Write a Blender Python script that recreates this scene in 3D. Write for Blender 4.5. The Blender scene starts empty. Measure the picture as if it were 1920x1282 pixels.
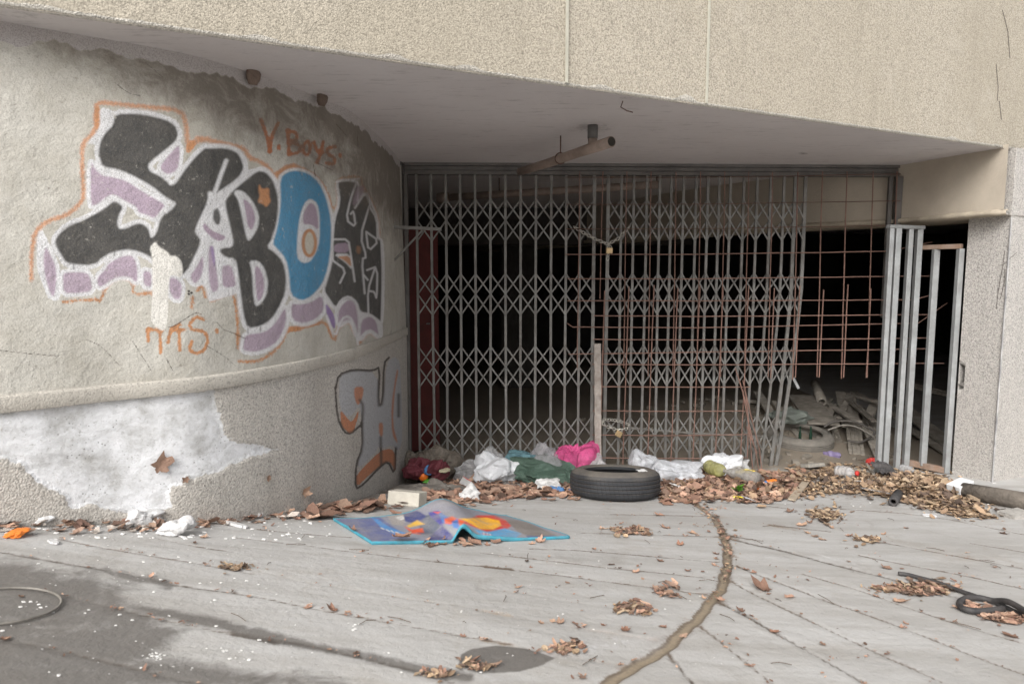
import bpy, math, random
import numpy as np
from mathutils import Vector, Matrix, noise

random.seed(7); rng = np.random.default_rng(7)
sc = bpy.context.scene
COL = sc.collection
F, EYE = 1250.0, 1.54                      # focal length in photo pixels, eye height (m)
PITCH = math.atan(125 / F)
SP, CP = math.sin(PITCH), math.cos(PITCH)
HS = EYE + .862                            # soffit height
LZ = EYE - .46                             # underside of the ledge

# ---------------------------------------------------------------- survey helpers (photo pixel -> place)
def ray(x, y):
    u = (x - 960) / F; v = -(y - 641) / F
    return np.array([u, v * SP + CP, v * CP - SP])
def atz(x, y, z):
    d = ray(x, y); return np.array([0, 0, EYE]) + d * ((z - EYE) / d[2])
def aty(x, y, Y):
    d = ray(x, y); return np.array([0, 0, EYE]) + d * (Y / d[1])
def proj(P):
    P = np.asarray(P, float); X, Y, Z = P[..., 0], P[..., 1], P[..., 2] - EYE
    c = np.maximum(Y * CP - Z * SP, .05)
    return 960 + X / c * F, 641 - (Y * SP + Z * CP) / c * F
def gz(x, y):
    """helical ramp that winds round the curved wall and runs down to the gate"""
    x = np.asarray(x, float); y = np.asarray(y, float)
    th = np.degrees(np.arctan2(y - 4.4, x + 4.5))
    return .097 - .0154 * np.clip(th, -75, 9.5)
def grd(x, y):
    z = .2
    for _ in range(60):
        p = atz(x, y, z); z = .4 * z + .6 * float(gz(p[0], p[1]))
    return np.array([p[0], p[1], float(gz(p[0], p[1]))])
def gnormal(x, y):
    e = .05
    dx = float(gz(x + e, y) - gz(x - e, y)) / (2 * e); dy = float(gz(x, y + e) - gz(x, y - e)) / (2 * e)
    return Vector((-dx, -dy, 1)).normalized()

# ---------------------------------------------------------------- objects
def tag(o, label=None, cat=None, group=None, kind=None):
    if label: o['label'] = label
    if cat: o['category'] = cat
    if group: o['group'] = group
    if kind: o['kind'] = kind
    return o
def thing(name, label, cat, loc=(0, 0, 0), group=None):
    o = bpy.data.objects.new(name, None); COL.objects.link(o)
    o.empty_display_size = .1; o.location = loc
    return tag(o, label, cat, group)
def off(o):
    v = Vector((0, 0, 0))
    while o is not None: v = v + o.location; o = o.parent
    return v
def mesh(name, V, Fc, mat, parent=None, smooth=False, loc=None):
    """V in world coordinates; the object's origin goes to loc (or its parent's origin)"""
    V = np.asarray(V, float).reshape(-1, 3)
    base = np.array(off(parent)) if parent is not None else np.array(loc if loc is not None else V.mean(0) * [1, 1, 0] + [0, 0, V[:, 2].min()])
    me = bpy.data.meshes.new(name)
    if isinstance(Fc, np.ndarray):
        me.vertices.add(len(V)); me.vertices.foreach_set('co', (V - base).ravel())
        n, k = Fc.shape
        me.loops.add(n * k); me.loops.foreach_set('vertex_index', Fc.ravel().astype(np.int32))
        me.polygons.add(n); me.polygons.foreach_set('loop_start', np.arange(0, n * k, k, dtype=np.int32))
        me.update(calc_edges=True)
    else:
        me.from_pydata((V - base).tolist(), [], [tuple(f) for f in Fc])
    me.validate()
    if mat is not None:
        for m in (mat if isinstance(mat, (list, tuple)) else [mat]): me.materials.append(m)
    if smooth: me.polygons.foreach_set('use_smooth', np.ones(len(me.polygons), bool))
    o = bpy.data.objects.new(name, me); COL.objects.link(o)
    if parent is not None: o.parent = parent
    else: o.location = base
    return o
def bevel(o, w=.004, seg=2):
    b = o.modifiers.new('bevel', 'BEVEL'); b.width = w; b.segments = seg; b.limit_method = 'ANGLE'; return o
def attr(o, name, rgba):
    a = o.data.attributes.new(name, 'FLOAT_COLOR', 'POINT'); a.data.foreach_set('color', np.asarray(rgba, np.float32).ravel())

class G:
    def __init__(s): s.v = []; s.f = []
    def add(s, V, Fc):
        n = len(s.v); s.v += [tuple(p) for p in V]; s.f += [tuple(i + n for i in f) for f in Fc]; return s
    def box(s, c, d, R=None):
        P = [Vector((x * d[0] / 2, y * d[1] / 2, z * d[2] / 2)) for x in (-1, 1) for y in (-1, 1) for z in (-1, 1)]
        if R is not None: P = [R @ p for p in P]
        return s.add([p + Vector(c) for p in P], [(0, 1, 3, 2), (4, 6, 7, 5), (0, 4, 5, 1), (2, 3, 7, 6), (0, 2, 6, 4), (1, 5, 7, 3)])
    def bar(s, a, b, w, t, up=(0, 0, 1)):
        a, b = Vector(a), Vector(b); d = (b - a).normalized(); x = d.cross(Vector(up))
        if x.length < 1e-4: x = d.cross(Vector((0, 1, 0)))
        x.normalize(); y = x.cross(d)
        P = [p + x * (i * w / 2) + y * (j * t / 2) for p in (a, b) for i, j in ((-1, -1), (1, -1), (1, 1), (-1, 1))]
        return s.add(P, [(0, 1, 2, 3), (7, 6, 5, 4), (0, 4, 5, 1), (1, 5, 6, 2), (2, 6, 7, 3), (3, 7, 4, 0)])
    def poly(s, pts, w, t, up=(0, 1, 0)):
        for a, b in zip(pts[:-1], pts[1:]): s.bar(a, b, w, t, up)
        return s
    def tube(s, pts, r, n=8, cap=True, closed=False):
        pts = [Vector(p) for p in pts]; m = len(pts); rings = []; prev = None
        rr = r if isinstance(r, (list, tuple)) else [r] * m
        for i in range(m):
            d = (pts[(i + 1) % m] - pts[i - 1]) if closed else (pts[min(i + 1, m - 1)] - pts[max(i - 1, 0)])
            d.normalize()
            if prev is None:
                x = d.cross(Vector((0, 0, 1)));  x = x if x.length > 1e-3 else d.cross(Vector((0, 1, 0)))
            else: x = prev - d * prev.dot(d)
            x.normalize(); prev = x; y = d.cross(x)
            rings.append([pts[i] + (x * math.cos(2 * math.pi * k / n) + y * math.sin(2 * math.pi * k / n)) * rr[i] for k in range(n)])
        V = [p for q in rings for p in q]; Fc = []
        for i in range(m if closed else m - 1):
            j = (i + 1) % m
            for k in range(n): Fc.append((i * n + k, i * n + (k + 1) % n, j * n + (k + 1) % n, j * n + k))
        if cap and not closed: Fc += [tuple(range(n))[::-1], tuple((m - 1) * n + k for k in range(n))]
        return s.add(V, Fc)
    def lathe(s, prof, c=(0, 0, 0), R=None, n=48, closed=False):
        V = []; m = len(prof)
        for k in range(n):
            a = 2 * math.pi * k / n
            for r, z in prof:
                p = Vector((r * math.cos(a), r * math.sin(a), z)); V.append((R @ p if R is not None else p) + Vector(c))
        Fc = []
        for k in range(n):
            q = (k + 1) % n
            for i in range(m if closed else m - 1):
                j = (i + 1) % m; Fc.append((k * m + i, q * m + i, q * m + j, k * m + j))
        return s.add(V, Fc)
    def build(s, name, mat, parent=None, smooth=False): return mesh(name, s.v, s.f, mat, parent, smooth)

def grid_faces(nr, nc):
    i = np.arange(nr - 1)[:, None] * nc + np.arange(nc - 1)[None, :]
    return np.stack([i, i + 1, i + nc + 1, i + nc], -1).reshape(-1, 4)
def smooth_path(t, tk, pk):
    """monotone-ish cubic interpolation of the key points"""
    tk = np.asarray(tk, float); pk = np.asarray(pk, float); m = np.gradient(pk, tk, axis=0)
    i = np.clip(np.searchsorted(tk, t) - 1, 0, len(tk) - 2); h = tk[i + 1] - tk[i]; s = ((t - tk[i]) / h)[:, None]; h = h[:, None]
    out = (2*s**3-3*s**2+1) * pk[i] + (s**3-2*s**2+s) * h * m[i] + (-2*s**3+3*s**2) * pk[i + 1] + (s**3-s**2) * h * m[i + 1]
    return out

# ---------------------------------------------------------------- painting on a surface's own vertices
def seg_dist(x, y, pts, closed=False):
    d = np.full(x.shape, 1e9); P = list(pts) + ([pts[0]] if closed else [])
    for (ax, ay), (bx, by) in zip(P[:-1], P[1:]):
        ux, uy = bx - ax, by - ay; L = ux * ux + uy * uy + 1e-9
        t = np.clip(((x - ax) * ux + (y - ay) * uy) / L, 0, 1)
        d = np.minimum(d, (x - ax - t * ux) ** 2 + (y - ay - t * uy) ** 2)
    return np.sqrt(d)
def inside(x, y, pts):
    c = np.zeros(x.shape, bool)
    for (ax, ay), (bx, by) in zip(pts, pts[1:] + pts[:1]):
        if ay == by: continue
        c ^= ((ay > y) != (by > y)) & (x < (bx - ax) * (y - ay) / (by - ay) + ax)
    return c
def rounded(pts, closed=True, it=2):
    P = [tuple(p) for p in pts]
    for _ in range(it):
        Q = []; n = len(P)
        for i in range(n if closed else n - 1):
            a, b = P[i], P[(i + 1) % n]; k = .22
            Q += [(a[0] + (b[0] - a[0]) * k, a[1] + (b[1] - a[1]) * k), (a[0] + (b[0] - a[0]) * (1 - k), a[1] + (b[1] - a[1]) * (1 - k))]
        P = Q if closed else [P[0]] + Q[1:-1] + [P[-1]]
    return P
class Paint:
    """rgb + coverage per vertex; shapes are given in surveyed photo coordinates of the surface"""
    def __init__(s, x, y, it=1): s.x, s.y, s.it = x, y, it; s.c = np.zeros((len(x), 4))
    def put(s, m, a, rgb):
        old = s.c[m]; a = a[:, None]; rgb = np.asarray(rgb)
        na = a + old[:, 3:] * (1 - a)
        s.c[m] = np.concatenate([(rgb * a + old[:, :3] * old[:, 3:] * (1 - a)) / np.maximum(na, 1e-6), na], 1)
    def fill(s, pts, rgb, soft=3, a=1, grow=0):
        pts = rounded(pts, True, s.it)
        P = np.array(pts); q = soft + grow + 2
        m = np.where((s.x > P[:, 0].min() - q) & (s.x < P[:, 0].max() + q) & (s.y > P[:, 1].min() - q) & (s.y < P[:, 1].max() + q))[0]
        if not len(m): return
        x, y = s.x[m], s.y[m]; d = seg_dist(x, y, pts, True); d = np.where(inside(x, y, list(pts)), -d, d) - grow
        s.put(m, np.clip(.5 - d / soft, 0, 1) * a, rgb)
    def line(s, pts, w, rgb, soft=3, a=1, closed=False):
        if len(pts) > 2: pts = rounded(pts, closed, 1)
        P = np.array(pts); q = w + soft
        m = np.where((s.x > P[:, 0].min() - q) & (s.x < P[:, 0].max() + q) & (s.y > P[:, 1].min() - q) & (s.y < P[:, 1].max() + q))[0]
        if not len(m): return
        d = seg_dist(s.x[m], s.y[m], pts, closed) - w / 2
        s.put(m, np.clip(.5 - d / soft, 0, 1) * a, rgb)
def zoom(x0, y0, k): return lambda *p: [(x0 + a * k, y0 + b * k) for a, b in p]
def lin(r, g, b, k=1.0):
    f = lambda c: (c / 255 / 12.92 if c < 10 else ((c / 255 + .055) / 1.055) ** 2.4) * k
    return (f(r), f(g), f(b))

# ---------------------------------------------------------------- materials
class N:
    def __init__(s, name):
        s.m = bpy.data.materials.new(name); s.m.use_nodes = True; s.nt = s.m.node_tree; s.nt.nodes.clear()
        s.out = s.nt.nodes.new('ShaderNodeOutputMaterial'); s.b = s.nt.nodes.new('ShaderNodeBsdfPrincipled')
        s.nt.links.new(s.b.outputs[0], s.out.inputs[0]); s.tc = s.nt.nodes.new('ShaderNodeNewGeometry').outputs['Position']
    def n(s, t, ins=None, **kw):
        d = s.nt.nodes.new(t)
        for k, v in kw.items(): setattr(d, k, v)
        for k, v in (ins or {}).items(): s.set(d.inputs[k], v)
        return d
    def set(s, sock, v):
        if isinstance(v, bpy.types.NodeSocket): s.nt.links.new(v, sock)
        else:
            if isinstance(v, (tuple, list)) and sock.type == 'RGBA' and len(v) == 3: v = (*v, 1)
            sock.default_value = v
    def noise(s, scale, detail=4, rough=.55, vec=None, out='Fac', dist=0):
        return s.n('ShaderNodeTexNoise', {'Vector': vec if vec is not None else s.tc, 'Scale': scale, 'Detail': detail, 'Roughness': rough, 'Distortion': dist}).outputs[out]
    def ramp(s, fac, *stops):
        r = s.n('ShaderNodeValToRGB', {'Fac': fac}); e = r.color_ramp.elements
        while len(e) < len(stops): e.new(.5)
        for q, (p, c) in zip(e, stops): q.position = p; q.color = (*c, 1) if isinstance(c, (tuple, list)) else (c, c, c, 1)
        return r.outputs[0]
    def math(s, op, a, b=0.0, clamp=False):
        return s.n('ShaderNodeMath', {0: a, 1: b}, operation=op, use_clamp=clamp).outputs[0]
    def mix(s, fac, a, b, mode='MIX'):
        d = s.n('ShaderNodeMix', data_type='RGBA', blend_type=mode)
        s.set(d.inputs[0], fac); s.set(d.inputs[6], a); s.set(d.inputs[7], b); return d.outputs[2]
    def attr(s, name): return s.n('ShaderNodeAttribute', attribute_name=name)
    def bump(s, h, dist=.01, strength=1.0, normal=None):
        ins = {'Height': h, 'Distance': dist, 'Strength': strength}
        if normal is not None: ins['Normal'] = normal
        return s.n('ShaderNodeBump', ins).outputs[0]
    def fin(s, color, rough=.8, normal=None, **kw):
        s.set(s.b.inputs['Base Color'], color); s.set(s.b.inputs['Roughness'], rough)
        if normal is not None: s.set(s.b.inputs['Normal'], normal)
        for k, v in kw.items(): s.set(s.b.inputs[k.replace('_', ' ')], v)
        return s.m
    def objco(s): return s.n('ShaderNodeTexCoord').outputs['Object']

def simple(name, c, rough=.7, var=.25, scale=12, metal=0.0, bump=.002, bscale=60, dirt_shade=None, dirt_amt=.45):
    s = N(name); f = s.noise(scale, 5, .6)
    c1 = tuple(x * (1 - var) for x in c); c2 = tuple(min(1, x * (1 + var)) for x in c)
    col = s.ramp(f, (.3, c1), (.7, c2))
    if dirt_shade is not None: col = s.mix(s.ramp(s.noise(scale * 1.7, 6, .7), (.5 - dirt_amt * .3, 0), (.75, dirt_amt)), col, dirt_shade)
    return s.fin(col, rough, s.bump(s.noise(bscale, 3), bump), Metallic=metal)

def plaster_mat():
    s = N('painted_plaster'); p = s.attr('paint')
    big = s.noise(1.6, 5, .6); med = s.noise(9, 6, .65); grain = s.noise(120, 4, .7); fine = s.noise(260, 3, .6)
    col = s.ramp(big, (.3, (.44, .42, .37)), (.55, (.55, .53, .48)), (.75, (.51, .49, .44)))
    col = s.mix(s.ramp(med, (.45, 0), (.75, .5)), col, (.36, .33, .27))
    col = s.mix(s.ramp(s.noise(30, 6, .75), (.60, 0), (.74, .75)), col, (.25, .22, .18))
    spots = s.ramp(s.n('ShaderNodeTexVoronoi', {'Vector': s.tc, 'Scale': 22}).outputs['Distance'], (.03, 1), (.12, 0))
    col = s.mix(s.math('MULTIPLY', spots, s.ramp(s.noise(5), (.5, 0), (.6, .6))), col, (.14, .12, .10))
    a = s.math('ADD', p.outputs['Alpha'], s.math('MULTIPLY', s.math('SUBTRACT', grain, .5), 1.1))
    a = s.math('ADD', a, s.math('MULTIPLY', s.math('SUBTRACT', s.noise(24, 5, .7), .5), .35))
    cov = s.math('MULTIPLY', s.ramp(a, (.30, 0), (.62, .98)), s.ramp(s.noise(33, 6, .8), (.33, .35), (.40, 1)))
    pc = s.mix(s.math('MULTIPLY', s.ramp(s.noise(14, 6, .7), (.4, 0), (.8, .5)), .35), p.outputs['Color'], (.36, .33, .29))
    pc = s.mix(s.ramp(fine, (.35, .25), (.6, 0)), pc, (.06, .055, .05))
    col = s.mix(cov, col, pc)
    d = s.attr('dirt_shade').outputs['Fac']  # grime mask that also holds the shadow painted below the soffit
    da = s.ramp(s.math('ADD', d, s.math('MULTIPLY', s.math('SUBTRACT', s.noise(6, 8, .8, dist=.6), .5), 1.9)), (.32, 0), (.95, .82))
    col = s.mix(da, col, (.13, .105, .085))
    col = s.mix(s.ramp(fine, (.36, .35), (.5, 0)), col, (.20, .18, .15)); col = s.mix(s.ramp(s.noise(52, 4, .8), (.64, 0), (.70, .65)), col, (.17, .15, .13))
    h = s.math('ADD', s.math('MULTIPLY', s.noise(70, 4, .65), 1.0), s.math('MULTIPLY', grain, .6))
    return s.fin(col, .9, s.bump(h, .0042, .9, s.bump(s.noise(6, 3), .03, .6)))

def roughcast_mat(name, c, stain=(.25, .22, .19), light=None, gs=150, bd=.008, paint=False, contrast=.45):
    s = N(name)
    v = s.n('ShaderNodeTexVoronoi', {'Vector': s.tc, 'Scale': gs, 'Randomness': 1.0}); g = s.noise(gs * .8, 3, .6)
    c1 = tuple(x * (1 - contrast) for x in c); c2 = tuple(min(.9, x * (1 + contrast * .55)) for x in c)
    col = s.ramp(g, (.30, c1), (.52, c), (.72, c2))
    sp = s.n('ShaderNodeSeparateColor', {0: v.outputs['Color']}).outputs[0]
    col = s.mix(s.ramp(sp, (.78, 0), (.92, .55)), col, tuple(x * .42 for x in c))
    col = s.mix(s.ramp(s.noise(1.1, 6, .65), (.42, 0), (.75, .45)), col, stain)
    col = s.mix(s.ramp(s.noise(4.5, 6, .7), (.55, 0), (.8, .4)), col, light or tuple(min(.8, x * 1.3) for x in c))
    st = s.n('ShaderNodeMapping', {'Vector': s.tc, 'Scale': (7, 7, .45)}).outputs[0]; col = s.mix(s.ramp(s.noise(1.6, 6, .7, vec=st), (.50, 0), (.75, .22)), col, tuple(x * .55 for x in stain))
    h = s.math('ADD', s.math('MULTIPLY', s.math('SUBTRACT', 1, v.outputs['Distance']), .8), g)
    if paint:
        p = s.attr('paint'); a = s.math('ADD', p.outputs['Alpha'], s.math('MULTIPLY', s.math('SUBTRACT', g, .5), 1.0))
        col = s.mix(s.ramp(a, (.38, 0), (.62, .92)), col, s.mix(s.ramp(g, (.3, .5), (.55, 0)), p.outputs['Color'], (.12, .11, .10)))
        # broken-away render: smoother, white and grey
        b = s.attr('spall').outputs['Fac']
        ba = s.ramp(s.math('ADD', b, s.math('MULTIPLY', s.math('SUBTRACT', s.noise(30, 5, .7), .5), .7)), (.38, 0), (.58, 1))
        sc_ = s.ramp(s.noise(7, 7, .72), (.32, (.46, .455, .44)), (.44, (.68, .685, .69)), (.56, (.86, .87, .89)), (.8, (.76, .76, .76)))
        sc_ = s.mix(s.ramp(s.noise(60, 5, .8), (.56, 0), (.70, .7)), sc_, (.30, .29, .27))
        sc_ = s.mix(s.ramp(s.noise(2.6, 6, .7, dist=.8), (.54, 0), (.68, .32)), sc_, (.46, .45, .43))
        pit = s.n('ShaderNodeTexVoronoi', {'Vector': s.tc, 'Scale': 55}).outputs['Distance']; sc_ = s.mix(s.math('MULTIPLY', s.ramp(pit, (.08, 1), (.2, 0)), s.ramp(s.noise(9), (.45, 0), (.6, .8))), sc_, (.14, .13, .12))
        col = s.mix(ba, col, sc_)
        h = s.mix(ba, h, s.math('MULTIPLY', s.noise(75, 6, .85), 1.9))
    d = s.attr('dirt_shade').outputs['Fac']
    col = s.mix(s.ramp(s.math('ADD', d, s.math('MULTIPLY', s.math('SUBTRACT', s.noise(14, 6, .7), .5), .9)), (.4, 0), (.95, .8)), col, (.16, .135, .115))
    return s.fin(col, .92, s.bump(h, bd, .8))

def concrete_ground():
    s = N('ramp_concrete'); p = s.attr('paint'); w = s.attr('wet').outputs['Fac']
    big = s.noise(1.3, 6, .62); med = s.noise(6, 7, .68, dist=.4); fine = s.noise(90, 5, .8); gr = s.noise(230, 3, .7)
    sep = s.n('ShaderNodeMapping', {'Vector': s.tc, 'Scale': (3.0, 16.0, 3.0), 'Rotation': (0, 0, .2)}).outputs[0]
    streak = s.noise(1.5, 6, .7, vec=sep)
    col = s.ramp(big, (.28, (.41, .40, .385)), (.52, (.49, .483, .47)), (.75, (.53, .525, .515)))
    col = s.mix(s.ramp(streak, (.46, 0), (.75, .45)), col, (.36, .34, .31))
    col = s.mix(s.ramp(med, (.52, 0), (.8, .5)), col, (.56, .55, .53))
    col = s.mix(s.ramp(med, (.25, .45), (.42, 0)), col, (.34, .315, .28))
    col = s.mix(s.ramp(fine, (.55, 0), (.75, .35)), col, (.30, .28, .25))
    col = s.mix(s.ramp(gr, (.62, 0), (.72, .3)), col, (.62, .61, .6))
    vs = s.n('ShaderNodeTexVoronoi', {'Vector': s.tc, 'Scale': 38}); col = s.mix(s.math('MULTIPLY', s.ramp(vs.outputs['Distance'], (.05, 1), (.14, 0)), s.ramp(s.noise(4, 4), (.48, 0), (.62, .8))), col, (.16, .14, .12))
    col = s.mix(s.ramp(s.noise(2.6, 7, .75, dist=.6), (.54, 0), (.70, .5)), col, (.33, .29, .245))
    bmap = s.n('ShaderNodeMapping', {'Vector': s.tc, 'Scale': (.5, 4.2, 1), 'Rotation': (0, 0, .22)}).outputs[0]; col = s.mix(s.ramp(s.noise(1.4, 4, .6, vec=bmap), (.44, 0), (.60, .42)), col, (.32, .30, .275))
    col = s.mix(s.ramp(s.noise(3.4, 8, .78, dist=1.0), (.56, 0), (.72, .55)), col, (.27, .245, .215))
    a = s.math('ADD', p.outputs['Alpha'], s.math('MULTIPLY', s.math('SUBTRACT', s.noise(55, 5, .75), .5), .8))
    a = s.math('ADD', a, s.math('MULTIPLY', s.math('SUBTRACT', s.noise(9, 4, .7), .5), .7))
    col = s.mix(s.ramp(a, (.38, 0), (.72, .92)), col, s.mix(s.ramp(fine, (.3, .5), (.7, 0)), p.outputs['Color'], (.10, .08, .06)))
    wa = s.math('ADD', w, s.math('MULTIPLY', s.math('SUBTRACT', s.noise(7, 8, .78, dist=.7), .5), 1.15))
    wf = s.ramp(wa, (.33, 0), (.62, 1))
    col = s.mix(s.math('MULTIPLY', wf, .82), col, s.mix(s.ramp(fine, (.4, 0), (.7, .6)), (.115, .105, .095), (.17, .155, .14)))
    h = s.math('ADD', s.math('MULTIPLY', s.noise(45, 5, .7), 1.0), s.math('MULTIPLY', gr, .35))
    r = s.math('SUBTRACT', .88, s.math('MULTIPLY', wf, .30))
    return s.fin(col, r, s.bump(h, .0045, .8, s.bump(s.noise(5, 4, .6), .02, .5)))

def paint_mat(name, rough=.8, dirt_shade=(.33, .30, .26), amt=.5, scale=9, bump=.003):
    s = N(name); p = s.attr('paint').outputs['Color']
    col = s.mix(s.ramp(s.noise(scale, 6, .7), (.42, 0), (.72, amt)), p, dirt_shade)
    col = s.mix(s.ramp(s.noise(scale * 9, 3, .7), (.5, 0), (.75, amt * .6)), col, tuple(x * .6 for x in dirt_shade))
    return s.fin(col, rough, s.bump(s.noise(80, 4, .6), bump))

def leaf_mat():
    s = N('dry_leaf_brown'); p = s.attr('paint').outputs['Color']
    col = s.mix(s.ramp(s.noise(60, 5, .7), (.45, 0), (.8, .35)), p, (.12, .08, .055))
    m = s.fin(col, .75, s.bump(s.noise(120, 3), .004)); 
    return m
def oneleaf_mat():
    s = N('loose_leaf_brown'); r = s.n('ShaderNodeObjectInfo').outputs['Random']
    c = s.ramp(r, (0, lin(146, 114, 98)), (.25, lin(182, 146, 126)), (.5, lin(194, 162, 138)), (.75, lin(124, 98, 84)), (1, lin(170, 128, 106)))
    col = s.mix(s.ramp(s.noise(45, 5, .7), (.42, 0), (.8, .5)), c, (.12, .06, .035))
    return s.fin(col, .75, s.bump(s.noise(110, 3), .004))

def plastic(name, c, alpha=1.0, rough=.35, trans=.35, var=.15):
    s = N(name); co = s.noise(9, 5, .6)
    col = s.ramp(co, (.3, tuple(x * (1 - var) for x in c)), (.7, tuple(min(1, x * (1 + var)) for x in c)))
    wr = s.math('ABSOLUTE', s.math('SUBTRACT', s.noise(26, 5, .6, dist=1.6), .5)); nm = s.bump(wr, .022, .9)
    s.fin(col, rough, nm)
    tr = s.n('ShaderNodeBsdfTranslucent', {'Color': col, 'Normal': nm}).outputs[0]
    mx = s.n('ShaderNodeMixShader', {0: trans, 1: s.b.outputs[0], 2: tr}).outputs[0]
    if alpha < 1:
        tp = s.n('ShaderNodeBsdfTransparent').outputs[0]
        fa = s.ramp(s.noise(14, 4, .6, dist=1.0), (.3, alpha * .55), (.7, min(1, alpha * 1.4)))
        mx = s.n('ShaderNodeMixShader', {0: fa, 1: tp, 2: mx}).outputs[0]
    s.nt.links.new(mx, s.out.inputs[0]); return s.m
SKY_STRENGTH, SUN_STRENGTH = .15, 2.15
# ================================================================= ground: one sheet, the helical ramp
def axis(lo, hi, a, b, st):
    fine = np.arange(a, b + st / 2, st)
    left = a - np.cumsum(st * 1.35 ** np.arange(1, 40)); left = left[left > lo]
    right = b + np.cumsum(st * 1.35 ** np.arange(1, 40)); right = right[right < hi]
    return np.concatenate([[lo], left[::-1], fine, right, [hi]])
gxs = axis(-150, 150, -2.05, 3.9, .009); gys = axis(-150, 150, 1.12, 5.3, .009)
GX, GY = np.meshgrid(gxs, gys); gX, gY = GX.ravel(), GY.ravel(); gZ = gz(gX, gY)
px, py = proj(np.stack([gX, gY, gZ], -1))
vis = (gX > -2.1) & (gX < 4.0) & (gY > 1.1) & (gY < 5.6)
gp = Paint(np.where(vis, px, -9999), np.where(vis, py, -9999))
rad = np.hypot(gX + 4.5, gY - 4.4); ang = np.degrees(np.arctan2(gY - 4.4, gX + 4.5))
BR = lin(120, 98, 78); DK = lin(92, 80, 68); PALE = lin(206, 188, 168)
Za = zoom(900, 920, .3125); Zb = zoom(1400, 920, .2823); Zc = zoom(440, 930, .2746); Zd = zoom(0, 930, .2746)
grooves = [  # (points, width, colour, depth)
    (Za((300, 345), (590, 355), (900, 380), (1170, 405), (1430, 425)), 3.0, BR, .5), (Za((0, 370), (480, 425), (800, 465), (1000, 482), (1350, 520)), 3.2, BR, .6),
    (Za((30, 455), (400, 495), (740, 540), (1050, 580), (1360, 620)), 3.5, BR, .7), (Za((0, 580), (340, 625), (550, 665), (1080, 740), (1240, 765)), 3.5, PALE, .5),
    (Za((0, 720), (330, 775), (600, 820), (1050, 890)), 4.5, PALE, .6), (Za((0, 890), (300, 950), (640, 1010), (900, 1060)), 5, PALE, .5),
    (Za((600, 250), (1440, 275)), 2.4, BR, .4), (Za((560, 190), (1440, 205)), 2, PALE, .3), (Za((780, 140), (1340, 150)), 2, BR, .3),
    (Zc((0, 280), (300, 315), (500, 335), (760, 375), (1000, 400), (1400, 450), (1894, 495)), 3, BR, .6), (Zc((150, 225), (570, 265), (800, 280)), 2.6, BR, .5),
    (Zc((130, 500), (500, 590), (900, 650), (1200, 700), (1500, 740), (1894, 810)), 4, PALE, .6), (Zc((0, 660), (250, 705), (560, 770), (800, 815), (1330, 910), (1600, 960), (1894, 1010)), 4.5, BR, .6),
    (Zd((400, 290), (700, 350), (1000, 400), (1250, 440), (1740, 530)), 4, BR, .8), (Zd((0, 380), (400, 450), (700, 500), (1000, 555), (1150, 600), (1600, 660)), 5, DK, .8),
    (Zd((1080, 290), (1350, 345), (1600, 380)), 3.2, BR, .6), (Zd((0, 590), (470, 690), (1060, 830), (1894, 1000)), 6, BR, 1.0),
    (Zc((0, 930), (500, 1010), (950, 1120), (1310, 1200), (1500, 1270)), 11, DK, 1.0), (Zd((0, 965), (400, 1050), (900, 1170), (1400, 1285)), 9, BR, 1.0),
    (Zb((-110, 315), (0, 345), (200, 385), (600, 495), (850, 555), (1100, 620), (1500, 735)), 6, DK, 1.0), (Zb((740, 425), (1060, 490), (1450, 560), (1842, 650)), 3.6, BR, .8),
    (Zb((700, 315), (960, 350), (1250, 405), (1842, 515)), 3.4, BR, .7), (Zb((1480, 345), (1842, 405)), 3, BR, .6), (Zb((370, 550), (760, 660), (1060, 770), (1300, 850), (1600, 940), (1842, 1012)), 4.2, BR, .8),
    (Zb((-60, 500), (110, 570), (370, 665), (500, 720), (740, 800), (1020, 900), (1300, 1010), (1600, 1130), (1842, 1215)), 5, BR, .9),
    (Zb((-160, 560), (0, 660), (420, 860), (650, 970), (900, 1090), (1120, 1185), (1300, 1270)), 6, BR, .9), (Zb((-200, 730), (0, 830), (170, 930), (400, 1060), (600, 1170), (800, 1285)), 8, DK, .8),
    (Za((1110, 945), (1180, 1040), (1290, 1170)), 8, DK, .8), (Za((1300, 800), (1400, 870), (1560, 1000), (1760, 1160)), 6, BR, .4),
    (Za((1440, 150), (1920, 240)), 2.5, PALE, .4), (Za((1500, 270), (1700, 300)), 4, BR, .5), (Za((1480, 380), (1920, 500)), 2.5, PALE, .3), (Za((1410, 95), (1920, 190)), 2.2, PALE, .3),
    (Zb((500, 110), (1200, 160), (1842, 290)), 2.2, BR, .3), (Zb((100, 95), (330, 125), (600, 190)), 2.6, BR, .4), (Zb((150, 225), (420, 255), (560, 270)), 4, BR, .3)]
dep = np.zeros(len(gX))
for pts, w, c, dk in grooves:
    gp.line(pts, w * 1.5, c, soft=w * 2.2, a=.46 if c is not PALE else .42)
    gp.line(pts, w * .38, lin(72, 62, 54), soft=w * .45, a=.56 if c is not PALE else .14)
    m = np.where(vis)[0]; d = seg_dist(px[m], py[m], pts)
    dep[m] = np.maximum(dep[m], np.clip(1 - d / (w * .7), 0, 1) * .003 * dk)
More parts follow.
